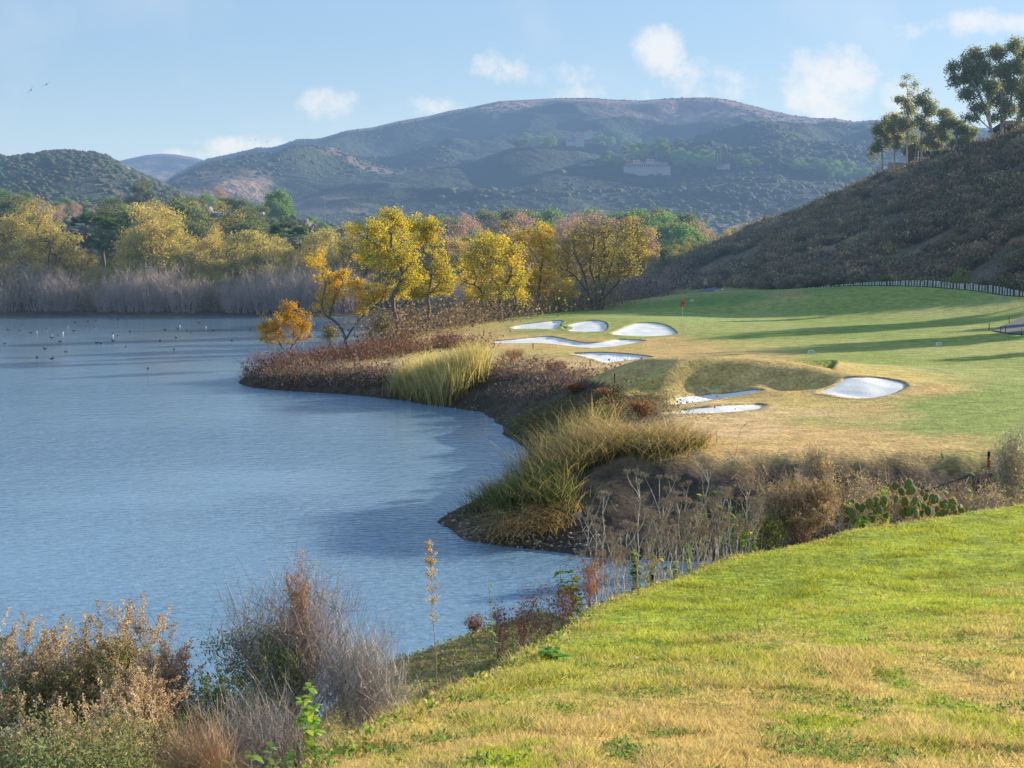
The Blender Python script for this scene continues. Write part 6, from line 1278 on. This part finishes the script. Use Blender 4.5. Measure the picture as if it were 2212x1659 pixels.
# prickly pear
M_pad = surf('cactus_pad', nscale=8, namp=.15, rough=.6, bump=.3, bscale=40, bdist=.01)
def padmesh():
    n = 16; V = []; 
    for j, (zz, rr) in enumerate([(-1, .25), (-.6, .8), (0, 1.0), (.6, .8), (1, .25)]):
        for i in range(n):
            an = i / n * 6.283; r = 1 - .12 * math.cos(an) * 0 ; y = math.sin(an); x = math.cos(an); taper = .62 + .38 * (y + 1) / 2
            V.append((x * .42 * rr ** .5 * taper, zz * .085, .5 + y * .5 * rr ** .5))
    I_ = np.arange(5 * n).reshape(5, n); Q = np.stack([I_[:-1], np.roll(I_[:-1], -1, 1), np.roll(I_[1:], -1, 1), I_[1:]], -1).reshape(-1, 4).tolist()
    V.append((0, -.095, .5)); V.append((0, .095, .5)); T = [[80, (i + 1) % n, i] for i in range(n)] + [[81, 64 + i, 64 + (i + 1) % n] for i in range(n)]
    return np.array(V), Q, T
pv, pq, pt = padmesh()
PM = [npmesh('pad', pv, pq, pt, np.tile(np.array(c), (len(pv), 1)), M_pad, True) for c in ((.13, .19, .06), (.18, .22, .07), (.10, .16, .06))]
rng = np.random.default_rng(960); n = 150; an = rng.random(n) * 6.283; rr = np.where(rng.random(n) < .6, 1.0, rng.random(n) ** .5); ta = .62 + .38 * (np.sin(an) * rr + 1) / 2
P = np.stack([np.cos(an) * .42 * rr * ta, rng.choice([-1, 1], n) * .09 * np.sqrt(np.maximum(1 - rr ** 2, 0)), .5 + .5 * np.sin(an) * rr], 1); Dv = P - np.array([0, 0, .5]); Dv[:, 1] *= 5; Dv /= np.linalg.norm(Dv, axis=1, keepdims=True)
lv = leaves(P, .13, pick([(.60, .44, .22), (.5, .34, .16)], n, rng), rng, 1, 0, Dv * 1.5, .10); SP = npmesh('spines', lv[0], lv[1], None, lv[2], M_dry)
def cactus(label, px_c, d, pads, seed):
    rng = np.random.default_rng(seed); a, b = ray(px_c, 500); x0 = a * d; g = float(hh(x0, d)[0]); t = thing('prickly_pear', label, 'cactus', (x0, d, g), 'prickly pear clumps at the turf edge')
    for (px, py, sz, tilt) in pads:            # centre of pad, size px, tilt deg
        s = sz * d / F; o = link('pad', PM[rng.integers(0, 3)], t); yy = rng.uniform(-.35, .35) if sz < 11 else -.2
        q = Pd(px, py, d + yy); o.scale = (s, s, s); tr = math.radians(tilt); yw = rng.uniform(-1.0, 1.0)
        c_ = np.array([math.sin(tr), 0, math.cos(tr)]) * s * .5; o.location = (q[0] - x0 - c_[0], yy, q[2] - g - c_[2]); o.rotation_euler = (rng.uniform(-.2, .2), tr, yw * .55)
        so_ = link('spines', SP, o)
rng = np.random.default_rng(961)
def rp(x0, x1, yf, n, sz): return [(px, yf(px) + rng.uniform(-9, 9), rng.uniform(*sz), rng.uniform(-45, 45)) for px in rng.uniform(x0, x1, n)]
cactus('rounded left part of the prickly pear thicket at the turf edge', 866, 27.0, rp(843, 890, lambda p: 513 - (p - 843) * .1, 42, (7, 11)) + [(847, 510, 10, -20), (852, 503, 9, 5)], 970)
cactus('tall middle prickly pear pads standing over the leafy yellow bush', 905, 27.6, [(908, 484, 11, 30), (911, 491, 12, 60), (895, 486, 9, -10), (902, 492, 9, -30), (896, 499, 9, 10), (905, 500, 9, 20)] + rp(888, 918, lambda p: 508, 20, (7, 10)), 971)
cactus('right part of the prickly pear with one large pad lying toward the lawn', 940, 28.0, [(951, 504, 15, 78), (936, 500, 12, 55), (932, 498, 10, 25), (926, 497, 9, 15), (922, 493, 7, 0), (938, 510, 10, 10), (945, 513, 9, 20), (928, 511, 10, -10), (955, 512, 8, 10), (962, 511, 7, 5), (919, 504, 9, -15), (921, 512, 9, 20)] + rp(915, 962, lambda p: 514 - (p - 915) * .07, 30, (6, 9)), 972)

# reeds on the near point
def reeds(label, pts, n, hr, wid, bend, pal, seed, spread=.3, dirs=None, group='reed clumps on the near point', cat='reeds', nseg=4, name='reed_clump'):
    rng = np.random.default_rng(seed); pts = np.array(pts, float); c0 = pts.mean(0); i = rng.integers(0, len(pts), n); xy = pts[i] + rng.normal(size=(n, 2)) * .55; z = hh(xy[:, 0], xy[:, 1]); k = z > -.05; xy, z = xy[k], z[k]; n = len(z)
    g = float(hh(*c0)[0]); t = thing(name, label, cat, (c0[0], c0[1], g), group)
    P = np.column_stack([xy - c0, z - g - .03]); hg = rng.uniform(hr[0], hr[1], n) * (.5 + .5 * rng.random(n) ** .5)
    V, Q, C = blades(P, hg, wid, bend, pick(pal, n, rng, .3), rng, nseg, dirs, spread); m_ = link('blades', npmesh('blades', V, Q, None, C, M_leaf), t); return t
GR = [(.05, .10, .04), (.08, .14, .05), (.16, .19, .07)]; TN = [(.42, .31, .17), (.52, .40, .22), (.34, .25, .14), (.46, .32, .20)]; MX = GR + TN
def W2(px, d): return ((px - 512) / F * d, d)
reeds('deep green reeds standing near the tip of the near point', [W2(p, d) for p, d in [(512, 60.5), (525, 60.5), (540, 60), (555, 60), (530, 62), (548, 62)]], 2000, (1.0, 2.0), .035, .5, GR * 2 + TN[:2], 1001)
reeds('brownish reeds fanning along the left shoulder of the near point', [W2(p, d) for p, d in [(490, 62), (505, 63), (520, 64.5), (500, 64)]], 1100, (.7, 1.5), .03, .6, MX, 1002, .45)
reeds('tall green tan stalks in the middle of the near point', [W2(p, d) for p, d in [(560, 63), (575, 64), (590, 64), (605, 65), (565, 66), (585, 67)]], 2000, (1.0, 2.1), .035, .5, MX + TN, 1003, .3)
reeds('tan collapsed reeds along the crest of the near point', [W2(p, d) for p, d in [(600, 66), (620, 66), (640, 66.5), (655, 66.5), (670, 67), (630, 68), (610, 69)]], 3000, (.9, 1.9), .035, .95, TN * 2 + GR[:1], 1004, .8)
reeds('tan green reeds at the right end of the near point crest', [W2(p, d) for p, d in [(665, 65), (680, 65), (690, 66), (650, 64)]], 1500, (.7, 1.5), .035, .7, TN + MX, 1005, .6)
reeds('pale upright reeds poking above the turf edge behind the near point', [W2(p, d) for p, d in [(540, 68), (560, 70), (580, 71), (600, 71.5), (525, 67)]], 900, (1.3, 2.7), .03, .35, TN + GR, 1006, .3)
reeds('sparse dark reeds leaning over the water at the left of the near point', [W2(p, d) for p, d in [(478, 62.5), (486, 62), (494, 63)]], 160, (.9, 1.8), .025, .7, GR, 1007, .5, np.array([-.6, 0, 0]))
reeds('fallen straw coloured reeds on the dark front bank of the near point', [W2(p, d) for p, d in [(505, 58.8), (525, 58.5), (545, 58.5), (560, 59)]], 700, (.8, 1.6), .03, 1.4, TN, 1008, 1.0, np.array([-.3, -.7, 0]))
for i, (lb, pts) in enumerate([('pale green cattail stand on the far spit, widest one', [(440, 113), (450, 113), (455, 115), (445, 116)]), ('pale cattail stand at the right of the far spit reeds', [(465, 114), (472, 115), (476, 117), (468, 118)]), ('lower cattail stand at the left of the far spit reeds', [(402, 119), (410, 118), (418, 117), (412, 120)]), ('middle cattail stand of the far spit reeds', [(428, 116), (434, 117), (424, 118)])]):
    reeds(lb, [W2(p, d) for p, d in pts], 1500, (2.2, 3.7) if i != 2 else (1.4, 2.6), .06, .18, [(.54, .45, .22), (.40, .38, .16), (.66, .54, .32), (.34, .33, .14), (.60, .46, .26)], 1010 + i, .2, group='cattail stands on the far spit', name='cattail_stand')
# brush on the far spit
rng = np.random.default_rng(1030)
def brush(name, label, area, n, hmax, pal, size, seed, cat='brush', tw=2500, twl=.5, twc=(.30, .18, .14), jit=1.0):
    rng = np.random.default_rng(seed); A = np.array(area, float); i = rng.integers(0, len(A), n); q = rng.random(n)[:, None]; j = np.minimum(i + 1, len(A) - 1); xy = A[i] * q + A[j] * (1 - q) + rng.normal(size=(n, 2)) * jit; z = hh(xy[:, 0], xy[:, 1]); k = z > .1; xy, z = xy[k], z[k]; n = len(z)
    cl = fbm(xy[:, 0], xy[:, 1], 2.4, 3, seed); k = cl > rng.normal(size=n) * .05 + .42; xy, z, cl = xy[k], z[k], cl[k] * 2 - .45; n = len(z); P = np.column_stack([xy, z + rng.random(n) ** 1.4 * hmax * (.4 + 1.1 * cl)])
    lv = leaves(P, size, pick(pal, n, rng, .35), rng, 1.4); i = rng.integers(0, n, tw); tg = twigs(P[i] - [0, 0, .2], tw, twl, rng, .012, .6); tb = tubes(tg, 3, twc, .3, rng)
    V, Q, C = merge([lv, tb]); return top(link(name, npmesh(name, V, Q, None, C, M_dry)), label, cat, None, 'stuff')
brush('spit_brush', 'red brown dead brush heaped along the far spit', [W2(p, d) for p, d in [(262, 134), (280, 137), (300, 141), (325, 140), (350, 140), (375, 142), (400, 145), (425, 148), (445, 150)]], 9500, 1.1, [(.22, .10, .065), (.15, .075, .055), (.30, .17, .11), (.11, .075, .06), (.10, .09, .05)], .17, 1031, tw=5000, twl=.9, jit=2.6)
brush('spit_brush_front', 'tangled grey brown brush on the front slope of the spit', [W2(p, d) for p, d in [(270, 130), (300, 128), (340, 126), (380, 124), (420, 122), (480, 119), (510, 118), (540, 112), (565, 104)]], 5000, .8, [(.20, .12, .09), (.28, .18, .12), (.14, .10, .08)], .16, 1032, tw=2200, twl=.9, twc=(.34, .28, .25), jit=1.8)
brush('tree_foot_brush', 'dark brush under the golden willows left of the green', [W2(p, d) for p, d in [(370, 168), (400, 178), (430, 185), (470, 196), (500, 204), (545, 216), (590, 222)]], 12000, 2.6, [(.20, .13, .09), (.26, .19, .12), (.14, .12, .06), (.34, .25, .14)], .24, 1033, tw=3000, twl=1.3, twc=(.28, .22, .2), jit=4)
brush('green_edge_brush', 'purple grey brush right of the many stemmed tree', [W2(p, d) for p, d in [(618, 244), (632, 246), (646, 248), (655, 252)]], 5000, 3.6, [(.20, .13, .13), (.26, .18, .16), (.15, .07, .06)], .26, 1034, tw=2500, twl=1.6, twc=(.42, .36, .34), jit=2.2)
brush('bank_weeds', 'green and rust weeds on the slope above the middle cove', [W2(p, d) for p, d in [(520, 92), (535, 95), (545, 90), (560, 86), (575, 92), (595, 86), (610, 80)]], 6500, .55, [(.12, .20, .06), (.18, .26, .08), (.34, .24, .10), (.30, .13, .07)], .11, 1035, tw=1200, twl=.5, jit=2.2)
brush('gully_scrub', 'dry grey tan scrub filling the gully below the plateau edge', [W2(p, d) for p, d in [(815, 50), (850, 46), (890, 44), (930, 43), (970, 42), (1010, 42), (1060, 42)]], 26000, 1.3, [(.30, .23, .16), (.38, .30, .20), (.24, .20, .12), (.20, .20, .10), (.34, .22, .15)], .085, 1036, tw=12000, twl=.55, twc=(.42, .36, .31), jit=3.4)
brush('edge_grass', 'dry grass and weeds hanging over the plateau edge', [W2(p, d) for p, d in [(790, 58.5), (830, 57), (880, 56.5), (930, 56), (980, 55.5), (1040, 55.5)]], 9000, .6, [(.42, .31, .18), (.30, .23, .13), (.22, .22, .10), (.36, .24, .15)], .07, 1037, tw=8000, twl=.6, twc=(.50, .40, .27), jit=1.2)
for i, (px, d, tp, w_, lb, pal) in enumerate([(1014, 56, 431, 34, 'bushy grey green shrub with white fluffy heads at the right frame edge', [(.26, .28, .14), (.34, .34, .2), (.62, .56, .50)]), (988, 44, 478, 40, 'low grey brown shrub below the dark red stake', [(.30, .24, .17), (.36, .30, .2)]), (1016, 40, 486, 44, 'grey brown shrub at the frame edge above the lawn', [(.30, .25, .18), (.24, .24, .14)]), (818, 56, 441, 30, 'tall dry wispy shrub at the plateau edge above the brown bush', [(.46, .36, .22), (.34, .26, .15)]), (870, 50, 470, 40, 'straw tangle on the gully rim above the yellow green bush', [(.46, .36, .22), (.3, .24, .14)]), (925, 48, 478, 40, 'pale twiggy shrub behind the right cactus part', [(.4, .33, .25)])]):
    shrub('gully_shrub', lb, px, d, tp, w_, 20, 110, bark=(.40, .33, .28), leafs=(pal, 5000, .05, (.15, 1)), seed=1050 + i, twn=1500, twl=.4, rt=.006, group='shrubs in the gully')
for i, a in enumerate([(940, 443, 948, 46, 1, 22, .2, GY[:2] + GY[3:], 'tall thin leafy weed left of the dark red stake'), (972, 447, 974, 46, 2, 22, .18, GY[:2], 'second thin leafy weed nearer the dark red stake'), (884, 450, 886, 48, 1, 14, .16, GY[:2], 'thin leafy sprig above the gully straw'), (1012, 432, 1010, 50, 2, 20, .15, [(.46, .22, .06), (.36, .22, .08)], 'orange brown dry weed over the frame edge shrub')]): leafy(*a[:8], a[8], 1070 + i, 'thin weeds rising from the gully', .5)
# stones along the waterline
rng = np.random.default_rng(1080)
SL = smoothpoly([np.array(p) for p in LAND[:5]] , 20, False); SL2 = smoothpoly([np.array(p) for p in LAND[-14:]], 12, False); n = 1600
Pp = np.concatenate([SL[rng.integers(0, len(SL), 900)], SL2[rng.integers(0, len(SL2), n - 900)]]) + rng.normal(size=(n, 2)) * .7; z = hh(Pp[:, 0], Pp[:, 1]); k = z > -.06; Pp, z = Pp[k], z[k]
sz = .02 + .07 * rng.random(len(z)) ** 3
scrub_cloud('shore_stones', np.column_stack([Pp, z]), sz, pick([(.20, .17, .14), (.13, .11, .09), (.32, .28, .24)], len(z), rng), rng, M_twig, 'small stones and clods strewn along the waterline', 'stones')

# ------------------------------------------------------------------ turf blades on the near lawn
rng = np.random.default_rng(1100)
def lawn(n, y0, y1, pw):
    y = y0 * (y1 / y0) ** (rng.random(n) ** pw); u = rng.uniform(-.36, .40, n); x = u * y
    st = sdist(TEEP, x, y); return x, y, st
n = 620000; x, y, st = lawn(n, 5.2, 31, 1.0)
k = (st > -2.9) & (rng.random(n) < np.where(st > 0, .45 + .55 * ss(.34, .5, fbm(x, y * .8, .5, 3, 120)), .28)); x, y, st = x[k], y[k], st[k]; n = len(x)
tn_ = fbm(x, y * .6, 1.1, 4, 91); t2_ = fbm(x, y * .35, .45, 3, 95); t3_ = fbm(x, y, .22, 2, 97)
straw_ = ss(16.5, 9.5, y - x * .35 + (tn_ - .5) * 11) * ss(.26, .48, t2_ * .5 + tn_ * .5 + (t3_ - .5) * .35)
straw_ = np.where(st < 0, .7 + .4 * (t2_ - .5), straw_); straw_ = np.maximum(straw_, ss(.5, 0, st) * .6 * (st > 0))
k2 = rng.random(n) < np.clip(straw_ * 1.05 + .04, 0, 1)
gcol = pick([(.30, .35, .045), (.38, .42, .055), (.23, .30, .04), (.46, .46, .09)], n, rng, .2) * (.65 + .7 * fbm(x, y, .6, 3, 99)[:, None]); scol = pick([(.58, .45, .22), (.50, .38, .19), (.66, .54, .30), (.40, .31, .16)], n, rng, .2)
col_ = np.where(k2[:, None], scol, gcol); zz = hh(x, y)
tuftm = ss(.52, .66, fbm(x, y * .7, .45, 3, 88)) * (st > -.5)
hg = (.022 + .022 * rng.random(n)) * (1 + 1.3 * tuftm) * np.where(st < 0, 1.5, 1); wd = .0035 + .00042 * y
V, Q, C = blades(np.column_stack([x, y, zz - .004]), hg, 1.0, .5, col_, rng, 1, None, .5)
# per blade width
Vr = V.reshape(n, 4, 3); c0 = Vr[:, :2].mean(1, keepdims=True); Vr[:, :2] = c0 + (Vr[:, :2] - c0) * wd[:, None, None]; V = Vr.reshape(-1, 3)
top(link('lawn_grass', npmesh('lawn_grass', V, Q, None, C, M_leaf)), 'short green and straw coloured turf of the near tee', 'grass', None, 'stuff')
n = 90000; x, y, st = lawn(n, 5.3, 20, 1.0); k = (st > .1) & (fbm(x, y * .7, .32, 4, 140) > .60 + rng.normal(size=n) * .015) & (y - x * .3 < 15); x, y = x[k], y[k]
lv = leaves(np.column_stack([x, y, hh(x, y) + .008 + rng.random(len(x)) * .025]), .024, pick([(.16, .26, .07), (.18, .30, .09), (.10, .19, .06), (.28, .34, .12)], len(x), rng), rng, 1.5, .3, None, .28)
top(link('turf_weeds', npmesh('turf_weeds', lv[0], lv[1], None, lv[2], M_leaf)), 'patches of darker green weeds in the straw coloured turf', 'weeds', None, 'stuff')
# litter: dry leaves, clods and broadleaf weeds in the shaded shelf
n = 60000; x, y, st = lawn(n, 6, 24, 1.0); k = (st < .15) & (st > -3.4); x, y = x[k], y[k]; zz = hh(x, y); P = np.column_stack([x, y, zz + .015 + rng.random(len(x)) * .05])
lv = leaves(P, .032, pick([(.14, .24, .05), (.22, .32, .07), (.34, .28, .12), (.46, .36, .2), (.12, .18, .05)], len(x), rng), rng, 1.2, .2)
top(link('ground_weeds', npmesh('ground_weeds', lv[0], lv[1], None, lv[2], M_leaf)), 'low weeds and litter on the shaded shelf below the crest', 'weeds', None, 'stuff')
n = 420; x, y, st = lawn(n, 5.5, 26, 1.0); k = st > 0; x, y = x[k], y[k]; zz = hh(x, y); P = np.column_stack([x, y, zz + .02]); lv = leaves(P, .035, pick([(.72, .62, .45), (.6, .46, .28), (.3, .2, .12)], len(x), rng), rng, 1.4, 0, None, .25)
top(link('leaf_litter', npmesh('leaf_litter', lv[0], lv[1], None, lv[2], M_dry)), 'scattered fallen dry leaves on the near turf', 'litter', None, 'stuff')
